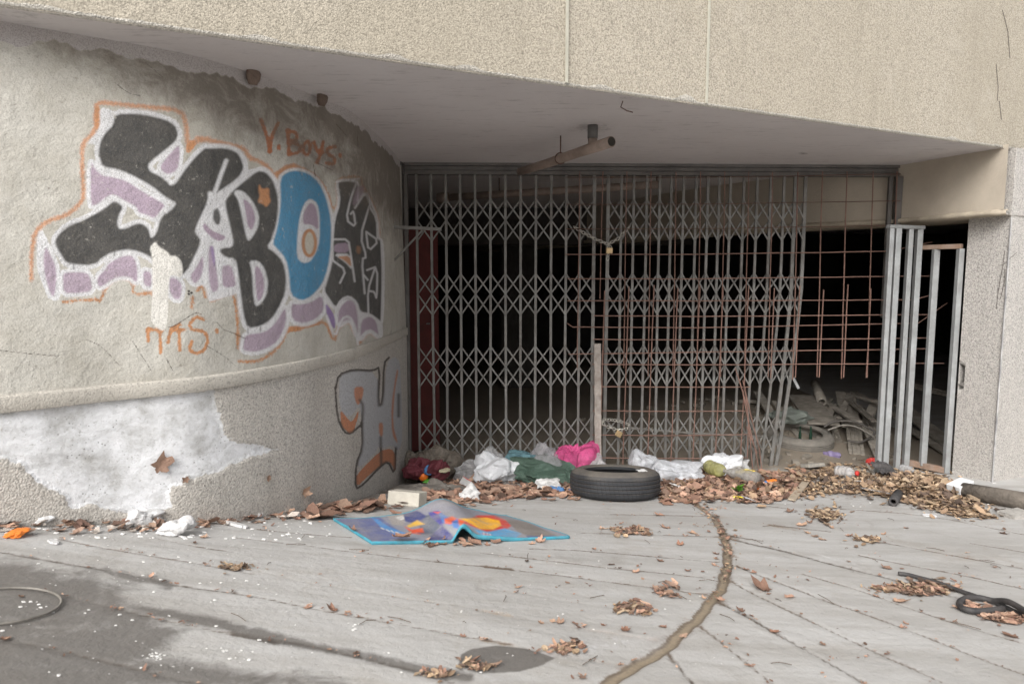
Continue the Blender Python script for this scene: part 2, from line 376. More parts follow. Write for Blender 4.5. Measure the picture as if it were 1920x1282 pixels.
# curved drain channel, radius 5.65 m about the wall's centre
wob = .003 * np.sin(ang * 1.9) + .002 * np.sin(ang * 5.3 + 1)
def chan_r(t): return np.interp(t, [-42, -36, -31.8, -28.3, -22, -16, -9, -3], [5.38, 5.48, 5.55, 5.605, 5.66, 5.67, 5.665, 5.60])
dr = np.abs(rad - chan_r(ang) - wob); chan = vis & (ang < -1) & (ang > -60)
cw = np.where(ang < -22, .012, .012)
dep = np.maximum(dep, np.where(chan, np.clip((cw + .012 - dr) / .012, 0, 1) * np.where(ang < -22, .007, .013), 0))
m = np.where(chan & (dr < .08))[0]
gp.put(m, np.clip((.075 - dr[m]) / .05, 0, 1) * .35, BR)
gp.put(m, np.clip((cw[m] + .008 - dr[m]) / .01, 0, 1), np.array(lin(158, 142, 118)))
gp.put(m, np.clip(1 - np.abs(dr[m] - cw[m] - .002) / .006, 0, 1) * .75, np.array(lin(78, 66, 54)))  # dark rim lines: grime, plus shading painted in to give the channel depth
# stains
wet = np.zeros(len(gX))
def wet_poly(pts, soft, a):
    m = np.where(vis)[0]; d = seg_dist(px[m], py[m], pts, True); d = np.where(inside(px[m], py[m], list(pts)), -d, d)
    wet[m] = np.maximum(wet[m], np.clip(.5 - d / soft, 0, 1) * a)
wet_poly([(-200, 1040), (60, 1040), (110, 1056), (215, 1062), (200, 1075), (310, 1092), (240, 1110), (300, 1150), (360, 1180), (300, 1240), (420, 1300), (-200, 1300)], 70, .66)
wet_poly([(-200, 1180), (150, 1200), (420, 1235), (640, 1262), (760, 1300), (-200, 1300)], 55, .68)
wet_poly([(-200, 1045), (40, 1050), (180, 1075), (120, 1090), (20, 1120), (-200, 1130)], 40, .70)
wet_poly([(-200, 1215), (80, 1225), (220, 1260), (360, 1300), (-200, 1300)], 40, .70)
wet_poly([(865, 1226), (885, 1214), (930, 1210), (985, 1214), (1040, 1232), (1015, 1246), (970, 1258), (900, 1262), (860, 1246)], 10, 1.0)
for q in ([(0, 1092), (130, 1113), (270, 1142), (420, 1172), (560, 1205)], [(0, 1196), (110, 1208), (250, 1240), (390, 1284)], [(0, 1034), (110, 1055), (190, 1068), (316, 1096)], [(440, 1182), (577, 1208), (700, 1232), (800, 1258), (880, 1270)]):
    mm = np.where(vis)[0]; d = seg_dist(px[mm], py[mm], q); wet[mm] = np.maximum(wet[mm], np.clip(1.15 - d / 17, 0, 1) * .72 * np.clip((px[mm] + 250) / 600, .45, 1))
gp.fill([(1070, 1190), (1180, 1195), (1240, 1190), (1150, 1225), (1000, 1240), (960, 1225)], lin(228, 228, 232), 60, .55)
gp.fill([(760, 1200), (860, 1235), (900, 1280), (1100, 1290), (960, 1262), (850, 1225)], lin(228, 228, 232), 50, .45)
gp.fill([(1490, 1025), (1640, 1066), (1560, 1050)], lin(230, 230, 230), 8, .7); gp.fill([(1100, 965), (1400, 960), (1300, 985)], lin(205, 200, 196), 60, .3)
# grime against the walls and in front of the gate
m = np.where(vis)[0]
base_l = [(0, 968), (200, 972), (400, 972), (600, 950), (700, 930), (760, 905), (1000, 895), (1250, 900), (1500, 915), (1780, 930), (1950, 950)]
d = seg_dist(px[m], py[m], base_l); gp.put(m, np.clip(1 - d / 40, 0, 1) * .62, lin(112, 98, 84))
inn = np.clip((gY - 4.9) / .5, 0, 1) * np.where((gX > -2) & (gX < 4), 1, 0); m = np.where(inn > 0)[0]; gp.put(m, inn[m] * .85, lin(150, 138, 122))
gZ2 = gZ - dep
# low dirt bank where the rubble lies inside the garage
bank = .22 * np.exp(-((gX - 2.3) / .9) ** 2 - ((gY - 7.2) / 1.0) ** 2); gZ2 = gZ2 + bank
ground = mesh('ground', np.stack([gX, gY, gZ2], -1), grid_faces(len(gys), len(gxs)), concrete_ground(), loc=(0, 0, 0), smooth=True)
tag(ground, kind='structure'); attr(ground, 'paint', gp.c)
a = ground.data.attributes.new('wet', 'FLOAT', 'POINT'); a.data.foreach_set('value', wet.astype(np.float32))

# ================================================================= the curved wall with the graffiti
TK = [-700, -300, 0, 100, 200, 400, 480, 600, 700, 735, 742]
TOP = [(-3.05, 1.42), (-2.25, 2.02), (-1.75, 2.37), (-1.63, 2.46), (-1.49, 2.55), (-1.21, 2.80), (-1.11, 2.98), (-.945, 3.37), (-.835, 4.03), (-.84, 4.9), (-.855, 5.20)]
BK = [-700, -300, 0, 200, 400, 500, 600, 700, 757]
BOT = [(-3.05, 1.22), (-2.22, 1.84), (-1.715, 2.2), (-1.49, 2.41), (-1.21, 2.67), (-1.08, 2.92), (-.96, 3.29), (-.852, 4.04), (-.815, 5.16)]
wt = np.concatenate([np.linspace(-700, -20, 60)[:-1], np.arange(-20, 690, 1.7), np.arange(690, 742.2, .5)])
top = smooth_path(wt, TK, TOP); bot = smooth_path(wt * 757 / 742 if False else np.where(wt > 690, 690 + (wt - 690) * 67 / 52, wt), BK, BOT)
def normals(p):
    d = np.gradient(p, axis=0); n = np.stack([d[:, 1], -d[:, 0]], -1); return n / np.linalg.norm(n, axis=1, keepdims=True)
nb = normals(bot); nt_ = normals(top)
nz = 380; zf = np.linspace(0, 1, nz)[:, None]
P0 = bot - nb * .006; z0, z1 = LZ + .02, HS + .02
WX = P0[None, :, 0] * (1 - zf) + top[None, :, 0] * zf; WY = P0[None, :, 1] * (1 - zf) + top[None, :, 1] * zf
WZ = z0 + (z1 - z0) * zf + 0 * WX
WV = np.stack([WX, WY, WZ], -1).reshape(-1, 3)
wx, wy = proj(WV); hid = WV[:, 1] < 1.9; wx = np.where(hid, -9999, wx)
gf = Paint(wx, wy)
A = zoom(50, 180, .1872); B = zoom(50, 400, .1872); C = zoom(340, 240, .1716); D = zoom(340, 440, .195); E = zoom(500, 300, .2808); W0 = zoom(0, 150, .429); W1 = zoom(0, 600, .40625)
BLK = lin(44, 44, 44); WHT = lin(226, 226, 228); LIL = lin(172, 151, 170); BLU = lin(58, 140, 182); ORG = lin(198, 138, 92); PUR = lin(146, 122, 172)
# orange outline
ol1 = B((45, 660), (50, 400), (80, 190), (200, 80), (400, 20)) + A((540, 1080), (570, 1000), (555, 700), (555, 480), (690, 350), (690, 200), (700, 60), (900, 80), (1200, 110), (1540, 140), (1600, 280), (1610, 440), (1620, 560), (1680, 450), (1870, 430)) + C((130, 110), (300, 130), (500, 180), (690, 220), (740, 330), (850, 360), (950, 430), (1030, 540), (1060, 500), (1150, 430), (1230, 410))
ol2 = E((60, 95), (150, 45), (230, 45), (330, 110), (400, 190), (445, 340), (480, 280), (462, 125), (625, 105), (640, 170), (690, 250), (740, 360), (752, 500))
gf.line(ol1, 26, WHT, 26, .22); gf.line(ol1, 7, ORG, 11, .82); gf.line(ol2, 5.5, ORG, 9, .7)
gf.fill(A((680, 110), (735, 110), (740, 300), (690, 350)), ORG, 4, .9); gf.fill(A((1600, 590), (1610, 460), (1690, 440), (1690, 500)), ORG, 4, .9)
for q in (B((370, 890), (500, 870), (700, 862), (740, 880), (800, 720), (880, 650), (1000, 640), (1070, 700), (1060, 810), (1240, 800)), D((150, 540), (200, 490), (230, 600)), D((290, 640), (400, 580), (490, 545), (520, 650), (540, 850), (545, 1090)), D((550, 1215), (600, 1220), (740, 1215), (860, 1150), (960, 1050), (1020, 910), (1128, 910)), E((140, 1130), (300, 1110), (390, 1070), (450, 1220), (480, 1110), (545, 1070), (600, 1160)), E((620, 1220), (680, 1140), (740, 1180)), D((100, 700), (110, 600))):
    gf.line(q, 6.5, ORG, 10, .78)
BODY = A((880, 180), (1150, 180), (1400, 240), (1480, 290), (1520, 380), (1490, 460), (1350, 570), (1240, 660), (1210, 700), (1240, 760), (1330, 800), (1400, 850), (1440, 900), (1490, 880), (1530, 820), (1600, 720), (1700, 600), (1790, 520)) + C((260, 225), (480, 220), (600, 260), (650, 330), (690, 450), (640, 540), (520, 650), (400, 715), (350, 700), (290, 690), (290, 790), (240, 910), (160, 1080), (150, 1140), (210, 1220)) + B((1740, 260), (1730, 330), (1680, 430), (1600, 590), (1500, 640), (1250, 450), (1230, 430), (1120, 380), (1000, 360), (850, 390), (750, 450), (700, 500), (620, 520), (480, 510), (390, 490), (350, 420), (310, 360), (280, 280), (330, 200), (420, 130), (500, 90)) + A((540, 1260), (650, 1200), (780, 1130), (860, 1060), (900, 1060), (970, 1110), (920, 1200)) + B((905, 110), (930, 160), (1000, 150), (1080, 110), (1150, 100), (1220, 150), (1240, 240), (1270, 240), (1310, 170), (1330, 80), (1380, 0)) + A((1400, 1180), (1470, 1120), (1500, 1070), (1400, 1020), (1250, 900), (1050, 790), (900, 730), (760, 710), (730, 620), (720, 560), (740, 450), (790, 370), (870, 290))
LILS = [A((640, 650), (690, 740), (760, 800), (850, 810), (1000, 850), (1100, 920), (1250, 1010), (1390, 1090), (1350, 1140), (1280, 1230), (1200, 1190), (1120, 1170), (1100, 1110), (1000, 1060), (870, 980), (800, 1010), (700, 1090), (640, 1100)),
    A((1530, 490), (1535, 620), (1510, 740), (1420, 790), (1350, 750), (1340, 700), (1400, 620), (1480, 530)),
    B((190, 330), (230, 400), (290, 520), (300, 650), (280, 830), (240, 820), (180, 620), (165, 450)),
    B((380, 590), (600, 590), (640, 650), (660, 780), (500, 800), (370, 800), (360, 640)),
    B((790, 560), (820, 500), (950, 430), (1050, 420), (1090, 470), (1110, 560), (1110, 680), (1080, 680), (1040, 640), (950, 630), (850, 660), (780, 720), (720, 740), (700, 650)),
    B((1165, 570), (1250, 590), (1250, 740), (1170, 720)), B((1430, 640), (1500, 650), (1560, 720), (1540, 860), (1480, 860), (1430, 780)),
    D((210, 190), (215, 300), (195, 400), (130, 480), (80, 400), (140, 320)), D((260, 110), (310, 110), (330, 300), (350, 400), (360, 530), (290, 560), (260, 400)),
    D((390, 300), (480, 290), (510, 400), (530, 500), (400, 510), (390, 400)),
    D((620, 960), (800, 940), (900, 860), (1000, 690), (1010, 800), (990, 900), (930, 1020), (830, 1090), (700, 1130), (590, 1110), (600, 1030)),
    E((160, 960), (220, 965), (300, 950), (370, 900), (385, 1000), (330, 1060), (250, 1090), (170, 1070)),
    E((500, 970), (550, 930), (590, 950), (610, 1040), (610, 1180), (580, 1080), (540, 1060), (480, 1100), (475, 1020)), E((630, 1070), (690, 1040), (740, 1080), (755, 1180), (700, 1130), (650, 1150), (625, 1190))]
LB = C((680, 590), (830, 470), (920, 480), (1000, 570), (1050, 720), (1060, 850), (1040, 1050), (980, 1230)) + D((880, 30), (820, 120), (900, 170), (980, 260), (1010, 400), (1000, 560), (940, 700), (860, 820), (760, 880), (640, 900), (600, 780), (570, 560), (545, 350), (520, 230), (430, 220), (370, 170), (380, 130), (490, 120), (500, 60)) + C((560, 1200), (530, 1050), (490, 900), (480, 790), (560, 690))
LO = E((90, 120), (140, 80), (200, 70), (280, 90), (350, 150), (400, 260), (430, 400), (430, 560), (410, 720), (370, 830), (300, 910), (230, 940), (160, 900), (150, 760), (130, 660), (60, 580), (40, 560), (70, 460), (95, 300))
LS = E((470, 150), (520, 140), (600, 150), (612, 190), (595, 300), (660, 215), (690, 290), (735, 390), (740, 530), (765, 540), (775, 700), (770, 1080), (740, 1060), (690, 1030), (620, 1020), (600, 960), (550, 920), (490, 940), (460, 990), (420, 950), (380, 880), (420, 760), (440, 670), (440, 540), (450, 400), (490, 280))
for q in LILS: gf.fill(q, WHT, 5, .95, grow=7)
for q in (BODY, LB, LS): gf.fill(q, WHT, 5, .95, grow=8 if q is not LS else 4)
gf.fill(LO, WHT, 4, .95, grow=5)
gf.fill(C((290, 690), (400, 730), (700, 460), (810, 450), (560, 690), (480, 790), (490, 900), (530, 1050), (560, 1200)) + D((500, 120), (380, 130), (520, 230), (545, 350), (570, 560), (300, 640), (260, 640), (230, 480), (100, 500), (20, 400), (100, 300), (190, 150)) + C((210, 1220), (150, 1140), (160, 1080), (240, 910), (290, 790)), WHT, 4, .95)
gf.fill(B((110, 190), (170, 170), (330, 560), (340, 860), (260, 880), (190, 760), (100, 560)), WHT, 6, .95); gf.fill(A((730, 110), (880, 150), (880, 300), (700, 480), (600, 480), (740, 330)), WHT, 5, .95)
for i, q in enumerate(LILS): gf.fill(q, LIL, 4, .9)
gf.fill(BODY, BLK, 4.5, .97); gf.fill(LB, BLK, 4.5, .97); gf.fill(LO, BLU, 4, .97); gf.fill(LS, BLK, 4, .95)
gf.line(C((490, 360), (430, 520), (370, 690)), 8, WHT, 4, .95); gf.line(C((690, 330), (705, 440), (640, 560), (400, 725)), 7, WHT, 4, .9)
gf.fill(C((600, 680), (680, 690), (780, 800), (850, 950), (840, 1080), (780, 1190), (730, 1240), (700, 1150), (650, 900), (620, 780), (570, 710)), WHT, 4, .95); gf.fill(C((670, 770), (740, 810), (790, 900), (810, 1000), (790, 1080), (760, 1120), (720, 1060), (700, 900)), LIL, 3, .95)
gf.fill(D((650, 250), (740, 250), (800, 320), (835, 450), (820, 580), (760, 670), (710, 690), (690, 560), (680, 350)), WHT, 4, .95); gf.fill(D((705, 300), (750, 310), (790, 400), (800, 520), (770, 620), (730, 640), (715, 500)), LIL, 3, .95)
gf.fill(C((350, 900), (400, 870), (430, 960), (420, 1050), (380, 1060), (345, 1000)), BLK, 4, .9); gf.fill(C((250, 1030), (330, 1120), (430, 1160), (490, 1190), (450, 1230), (390, 1235), (310, 1180), (230, 1090)), LIL, 3, .95)
gf.fill(D((275, 110), (310, 115), (330, 290), (310, 300)), PUR, 4, .8); gf.fill(C((850, 610), (880, 670), (960, 650), (960, 750), (980, 800), (930, 870), (890, 830), (830, 810), (860, 740), (840, 680)), ORG, 4, .95)
gf.fill(E((290, 255), (340, 290), (355, 380), (355, 540), (330, 620), (290, 680), (240, 690), (200, 650), (205, 500), (220, 380), (250, 290)), WHT, 3.5, .97)
gf.fill(E((290, 280), (330, 310), (345, 400), (345, 470), (300, 430), (240, 430), (245, 350)), LIL, 3, .95)
ring = E(*[(285 + 42 * math.cos(k * .4), 555 + 86 * math.sin(k * .4)) for k in range(16)])
gf.fill(ring, lin(214, 206, 190), 3, .9); gf.line(ring, 6, ORG, 3, .95, closed=True)
gf.fill(E((390, 950), (440, 1010), (460, 1080), (455, 1130), (430, 1100), (400, 1030)), PUR, 3, .9)
gf.fill(E((600, 180), (650, 170), (650, 220), (590, 310), (570, 290)), LIL, 3, .6); gf.fill(E((450, 560), (550, 550), (550, 620), (450, 620)), LIL, 3, .9)
gf.fill(E((440, 625), (565, 625), (575, 740), (520, 680)), WHT, 3, .9); gf.fill(E((465, 645), (560, 640), (570, 720), (520, 670)), ORG, 3, .9); gf.fill(E((600, 570), (630, 580), (625, 630), (600, 620)), ORG, 4, .5)
for q in ([(600, 150), (560, 260), (530, 400), (595, 450), (580, 340), (562, 360)], [(590, 320), (660, 215), (690, 300)], [(685, 310), (625, 510), (668, 650), (635, 660), (655, 890)], [(685, 310), (735, 390), (740, 520)], [(665, 480), (750, 540), (680, 610), (665, 490)], [(670, 735), (740, 710), (735, 930), (720, 880), (690, 875)], [(720, 730), (675, 870), (680, 1030)], [(650, 770), (675, 800)], [(450, 530), (545, 530), (560, 620), (588, 810)], [(440, 670), (530, 735), (490, 820)], [(470, 150), (490, 280), (450, 400), (440, 540), (442, 670)], [(468, 145), (620, 125)], [(765, 540), (775, 760), (765, 1180)]):
    gf.line(E(*q), 3.6, WHT, 2.5, .85)
for q in ([(380, 880), (460, 1000), (500, 930), (550, 910), (600, 950), (620, 1020), (690, 1030), (740, 1070), (760, 1190)], [(400, 1040), (455, 1190), (500, 1060), (550, 1040), (590, 1110), (610, 1230)], [(615, 1200), (680, 1130), (740, 1170)]):
    gf.line(E(*q), 4.5, WHT, 3, .9)
for q in ([(470, 515), (472, 560)], [(880, 380), (882, 420)]): gf.line(B(*q), 2.5, BLK, 2.5, .7)
for q in ([(640, 900), (641, 950)], [(760, 885), (762, 925)]): gf.line(D(*q), 2.2, BLK, 2.5, .65)
gf.line(BODY, 16, BLK, 20, .10, closed=True)
gf.line(A((730, 600), (900, 640), (1100, 690), (1210, 700)), 4, lin(40, 40, 40), 5, .6)
# small orange lettering
ORD = lin(196, 112, 62)
for q in ([(1140, 175), (1165, 240), (1180, 310)], [(1215, 190), (1190, 240), (1178, 312)], [(1218, 290), (1219, 300)], [(1258, 222), (1265, 322)], [(1258, 222), (1295, 230), (1300, 262), (1265, 272)], [(1265, 272), (1312, 285), (1308, 318), (1265, 324)], [(1345, 268), (1330, 280), (1326, 315), (1340, 330), (1354, 315), (1355, 282), (1345, 268)], [(1372, 272), (1385, 312), (1408, 318)], [(1412, 272), (1400, 330), (1385, 362)], [(1466, 292), (1432, 298), (1430, 322), (1464, 342), (1460, 368), (1428, 364)], [(1486, 326), (1488, 334)]):
    gf.line(W0(*q), 7, ORD, 7, .84)
for q in ([(680, 42), (685, 95)], [(690, 42), (750, 48)], [(738, 60), (742, 150)], [(775, 102), (790, 42), (830, 22)], [(792, 45), (850, 45)], [(825, 50), (830, 140)], [(940, -2), (905, -18), (872, 20), (885, 45), (940, 50), (962, 85), (945, 140), (900, 156), (872, 135), (885, 100)], [(1000, 46), (1003, 52)]):
    gf.line(W1(*q), 7, ORG, 7, .82)
# bare plaster strip, cracks
gf.fill(B((1290, 270), (1330, 330), (1420, 380), (1440, 420), (1500, 415), (1560, 480), (1575, 590), (1540, 660), (1480, 625), (1430, 640), (1425, 1000), (1400, 1170), (1350, 1185), (1270, 1130), (1230, 1060), (1255, 800), (1250, 430), (1220, 340)), lin(232, 229, 222), 3, 1.0, -1.5)
CR = lin(60, 52, 44)
for q in (B((1420, 1140), (1480, 1130), (1690, 990), (1750, 1010)), D((340, 840), (400, 910), (500, 945), (620, 1000)), D((250, 1070), (420, 1170), (520, 1260)), W1((400, 90), (470, 120), (560, 220)), W1((610, 95), (700, 235)), W1((760, 165), (800, 235)), W1((0, 140), (180, 160), (270, 165)), zoom(0, 0, .5)((545, 235), (610, 290)), zoom(0, 0, .5)((430, 310), (480, 350), (525, 360)), zoom(0, 0, .5)((1345, 450), (1340, 560)), E((310, 30), (325, 110)), E((340, 20), (440, 70)), zoom(0, 0, .5)((1260, 465), (1300, 510))):
    gf.line(q, 1.6, CR, 1.6, .8)
# damp grime plus the soffit's shadow, both painted into the wall colour
edge_y = np.interp(wx, [-200, 0, 200, 400, 560, 740], [62, 110, 190, 268, 340, 450]); dirt_shade = np.clip((edge_y - wy) / 90 + .25, 0, 1) * .80 * np.clip(.62 + wx / 900, .6, 1) * np.clip((wx + 100) / 300, .5, 1) + np.clip((wx - 640) / 110, 0, 1) * .25
dirt_shade = dirt_shade + np.clip((WV[:, 2] - 2.22) / .16, 0, 1) * .25 + np.clip((1.16 - WV[:, 2]) / .05, 0, 1) * .35
rag = np.array([noise.noise(Vector((a_ * 9, b_ * 9, 4))) * .03 + noise.noise(Vector((a_ * 40, b_ * 40, 8))) * .012 for a_, b_ in zip(top[:, 0], top[:, 1])]); pale = np.clip((WV[:, 2] - 2.345 - np.tile(rag, nz)) / .012, 0, 1); dirt_shade = dirt_shade * (1 - pale)
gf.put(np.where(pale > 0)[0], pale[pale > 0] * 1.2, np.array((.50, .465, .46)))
wall = thing('curved_wall', 'curved plastered wall with big black, lilac and blue graffiti lettering above a stone-rendered plinth', 'wall', (-1.2, 2.8, 0))
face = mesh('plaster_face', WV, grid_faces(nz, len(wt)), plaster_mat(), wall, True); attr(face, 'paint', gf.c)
a = face.data.attributes.new('dirt_shade', 'FLOAT', 'POINT'); a.data.foreach_set('value', dirt_shade.astype(np.float32))
# ledge
def band(prof, path, nrm):
    """sweep an (outward, z) profile along a plan path"""
    V = np.stack([np.concatenate([path + nrm * o, np.full((len(path), 1), z)], 1) for o, z in prof]); return V.reshape(-1, 3), grid_faces(len(prof), len(path))
lt = np.concatenate([np.linspace(-700, 600, 200), np.linspace(602, 757, 90)]); lp = smooth_path(lt, BK, BOT); ln = normals(lp)
V, Fq = band([(-.04, LZ), (0.005, LZ), (.006, LZ + .002), (.006, LZ + .05), (.003, LZ + .056), (-.012, LZ + .060)], lp, ln)
led_m = roughcast_mat('ledge_stone', (.53, .50, .445), gs=190, bd=.0022, contrast=.16)
led = mesh('ledge', V, Fq, led_m, wall, False)
# plinth with the broken-away patch and the silver graffiti
pt_ = np.concatenate([np.linspace(-700, -20, 50)[:-1], np.arange(-20, 640, 2.6), np.arange(640, 757.2, .8)]); pp = smooth_path(pt_, BK, BOT); pn = normals(pp); npz = 260
pz = np.linspace(0, 1, npz)[:, None]; gzb = gz(pp[:, 0], pp[:, 1]) - .08; top_z = LZ + .01
PZ = gzb[None] * (1 - pz) + top_z * pz; inset = -.006
PV = np.stack([pp[None, :, 0] + pn[None, :, 0] * inset + 0 * PZ, pp[None, :, 1] + pn[None, :, 1] * inset + 0 * PZ, PZ], -1).reshape(-1, 3)
qx, qy = proj(PV); qx = np.where(PV[:, 1] < 1.8, -9999, qx); pf = Paint(qx, qy)
SPALL = W1((-60, 430), (0, 400), (990, 320), (1000, 400), (1012, 440), (1040, 530), (1100, 565), (1190, 580), (1285, 598), (1180, 622), (1080, 660), (1030, 690), (940, 720), (860, 738), (800, 770), (780, 800), (790, 860), (690, 885), (580, 888), (430, 860), (320, 862), (300, 820), (200, 760), (120, 700), (95, 660), (0, 640), (-60, 640))
m = np.where(qx > -500)[0]; d = seg_dist(qx[m], qy[m], SPALL, True); d = np.where(inside(qx[m], qy[m], SPALL), -d, d)
nn = np.array([noise.noise(Vector((x * .05, y * .05, 3))) * 7 + noise.noise(Vector((x * .18, y * .18, 9))) * 4 for x, y in zip(qx[m], qy[m])]); d = d + nn
sp_ = np.zeros(len(PV)); sp_[m] = np.clip(.5 - d / 13, 0, 1)
lump = np.array([noise.noise(Vector((x * .012, y * .03, 1))) * .006 + noise.noise(Vector((x * .05, y * .09, 5))) * .003 for x, y in zip(qx[m], qy[m])])
disp = np.zeros(len(PV)); disp[m] = -sp_[m] * (.007 + lump * .5)
PV[:, :2] += np.tile(pn, (npz, 1)) * disp[:, None]
H = zoom(600, 620, .2497); GRY = lin(188, 190, 194); ORB = lin(206, 134, 94); K2 = lin(66, 58, 54)
for q in (H((150, 330), (250, 300), (430, 310), (440, 560), (480, 580), (470, 680), (450, 880), (300, 1030), (280, 1000), (320, 880), (320, 650), (290, 560), (240, 640), (190, 640), (150, 580), (140, 450)), H((500, 240), (560, 190), (600, 230), (610, 400), (620, 800), (600, 900), (540, 860), (470, 880), (440, 880), (440, 600), (480, 500))): pf.fill(q, GRY, 3, .9)
for q in (H((260, 420), (330, 420), (320, 500), (290, 560), (270, 540), (255, 470)), H((150, 590), (200, 650), (240, 690), (290, 590), (290, 640), (250, 760), (220, 770), (160, 710)), H((440, 690), (475, 690), (470, 800), (445, 780)), H((270, 1100), (300, 1050), (450, 900), (540, 880), (570, 950), (565, 1060), (540, 1000), (510, 975), (450, 1010), (350, 1100), (280, 1170)), H((575, 290), (590, 300), (560, 450), (545, 700), (590, 860), (540, 780), (535, 560))): pf.fill(q, ORB, 3, .9)
for q in ([(120, 420), (140, 330), (250, 290), (400, 300), (450, 270), (435, 560), (470, 550), (480, 240), (520, 200)], [(115, 430), (130, 650), (180, 760), (230, 775), (290, 720), (315, 700), (325, 560), (300, 520)], [(315, 700), (320, 880), (270, 1000), (265, 1190), (330, 1150), (440, 1030), (510, 975), (560, 1080), (570, 880)], [(460, 1000), (455, 800)], [(590, 480), (590, 640)]): pf.line(H(*q), 4.5, K2, 5, .85)
for q in (W1((1040, 800), (1045, 850)), W1((930, 740), (970, 800))): pf.line(q, 2, CR, 2, .7)
pf.fill(W1((45, 600), (60, 592), (76, 600), (68, 612), (50, 612)), lin(20, 20, 20), 2, 1); pf.line(W1((500, 512), (640, 520), (760, 530), (970, 548)), 1.8, CR, 2, .7)
plinth = mesh('plinth', PV, grid_faces(npz, len(pt_)), roughcast_mat('plinth_roughcast', (.57, .54, .495), stain=(.40, .37, .33), gs=145, bd=.004, contrast=.42, paint=True), wall, True)
attr(plinth, 'paint', pf.c)
for nme, val in (('spall', sp_), ('dirt_shade', np.clip(1 - (PV[:, 2] - gz(PV[:, 0], PV[:, 1])) / .12, 0, 1) * .45 + np.clip((qx - 700) / 50, 0, 1) * .3 + np.where(sp_ > .3, np.clip((qy - 925) / 40, 0, 1) * .3, 0))):
    a = plinth.data.attributes.new(nme, 'FLOAT', 'POINT'); a.data.foreach_set('value', val.astype(np.float32))
# end return of the wall toward the gate
G().bar((-.845, 5.21, (LZ + HS) / 2 - .02), (-1.4, 5.23, (LZ + HS) / 2 - .02), .10, HS - LZ - .02).bar((-.83, 5.20, LZ / 2 - .05), (-1.4, 5.21, LZ / 2 - .05), .09, LZ + .1).build('wall_end', led_m, wall)
# broken brick ends sticking out of the plaster
bm_ = simple('fired_clay_cream', (.62, .52, .38), .85)
for (bx, by, s_) in ((342, 544, .045), (357, 549, .032)):
    p = aty(bx, by, 2.66); G().box(p, (s_, s_ * 1.1, s_ * .9), Matrix.Rotation(.5 + s_ * 9, 3, 'Z') @ Matrix.Rotation(.4, 3, 'X')).build('broken_brick', bm_, wall)
bd_ = simple('brick_hole_dark', (.03, .028, .025), .9)
g = G()
for (bx, by) in ((339, 540), (338, 544), (337, 548), (354, 551), (359, 549), (354, 546)): g.lathe([(0, -.002), (.0045, -.002), (.0045, .002), (0, .002)], aty(bx, by, 2.617), Matrix.Rotation(math.radians(75), 3, 'X'), 8)
g.build('brick_hole', bd_, wall)
for i, (nx, ny, s_) in enumerate(((475, 143, .027), (604, 186, .024))):
    p = atz(nx, ny, HS - .02); gg = G(); prof = [(.001, -.05), (.6, -.045), (.95, -.02), (1.05, .01), (1.0, .03)]
    V = []
    gg.lathe([(r * s_, z * s_ / .036) for r, z in prof], p, None, 14); o = gg.build('mud_nest', simple('dried_mud', (.17, .125, .10), .95, bump=.01, bscale=90), None, True)
    for v in o.data.vertices: v.co += Vector(noise.noise_vector(v.co * 60)) * .006
    tag(o, ['larger dried mud nest stuck under the soffit edge, the left one above the graffiti', 'smaller dried mud nest under the soffit edge, the right one near the small orange lettering'][i], 'nest', 'mud nests under the soffit')

# ================================================================= canopy: pebbledash fascia + painted soffit
can = thing('concrete_canopy', 'overhanging pebbledash concrete canopy with a flat mauve-grey soffit', 'canopy', (1, 3.5, HS))
fa, fb = np.array([-1.64, 2.24]), np.array([3.37, 4.665]); fd = (fb - fa) / np.linalg.norm(fb - fa); fn = np.array([fd[1], -fd[0]])
f0, f1 = fa - fd * 6, fb + fd * 5.0
fasc_m = roughcast_mat('pebbledash_cream', (.465, .42, .345), stain=(.33, .29, .22), light=(.54, .50, .44), gs=165, bd=.003, contrast=.52)
nfx, nfz = 160, 40
tt = np.linspace(0, 1, nfx)[None, :]; zz = np.linspace(HS, 4.9, nfz)[:, None]
edge = np.array([noise.noise(Vector((k * .9, 0, 0))) * .006 + noise.noise(Vector((k * 3.1, 4, 0))) * .003 for k in range(nfx)])[None, :]
Z_ = zz + np.where(zz < HS + .02, 1, 0) * edge * 0 + 0 * tt
FV = np.stack([f0[0] + (f1 - f0)[0] * tt + 0 * Z_, f0[1] + (f1 - f0)[1] * tt + 0 * Z_, Z_], -1).reshape(-1, 3)
fas = mesh('fascia', FV, grid_faces(nfz, nfx), fasc_m, can)
# chipped arris along the bottom edge of the fascia
nb_ = 900; ts = np.linspace(0, 1, nb_); chip = np.array([max(0, noise.noise(Vector((k * .11, 2, 0))) - .12) * .03 + abs(noise.noise(Vector((k * .5, 7, 0)))) * .006 for k in range(nb_)])
E0 = f0[None] + (f1 - f0)[None] * ts[:, None]
rows = [np.concatenate([E0 + fn * .004, (HS + .012 + chip * 1.5)[:, None]], 1), np.concatenate([E0 + fn * .004, (HS + .004 + chip * .3)[:, None]], 1), np.concatenate([E0 - fn * .01, (HS - .003 + 0 * chip)[:, None]], 1)]
arr = mesh('chipped_edge', np.stack(rows).reshape(-1, 3), grid_faces(3, nb_), roughcast_mat('chipped_render', (.62, .59, .53), gs=160, bd=.006), can, True)
js = simple('joint_filler', (.46, .445, .375), .8, .12)
for jx, jy in ((1062, 160), (1324, 198)):
    p = atz(jx, jy, HS); q = p[:2] + fn * .002
    G().bar((*q, HS + .01), (*q, 4.9), .014, .006, (fn[0], fn[1], 0)).build('joint_strip', js, can)
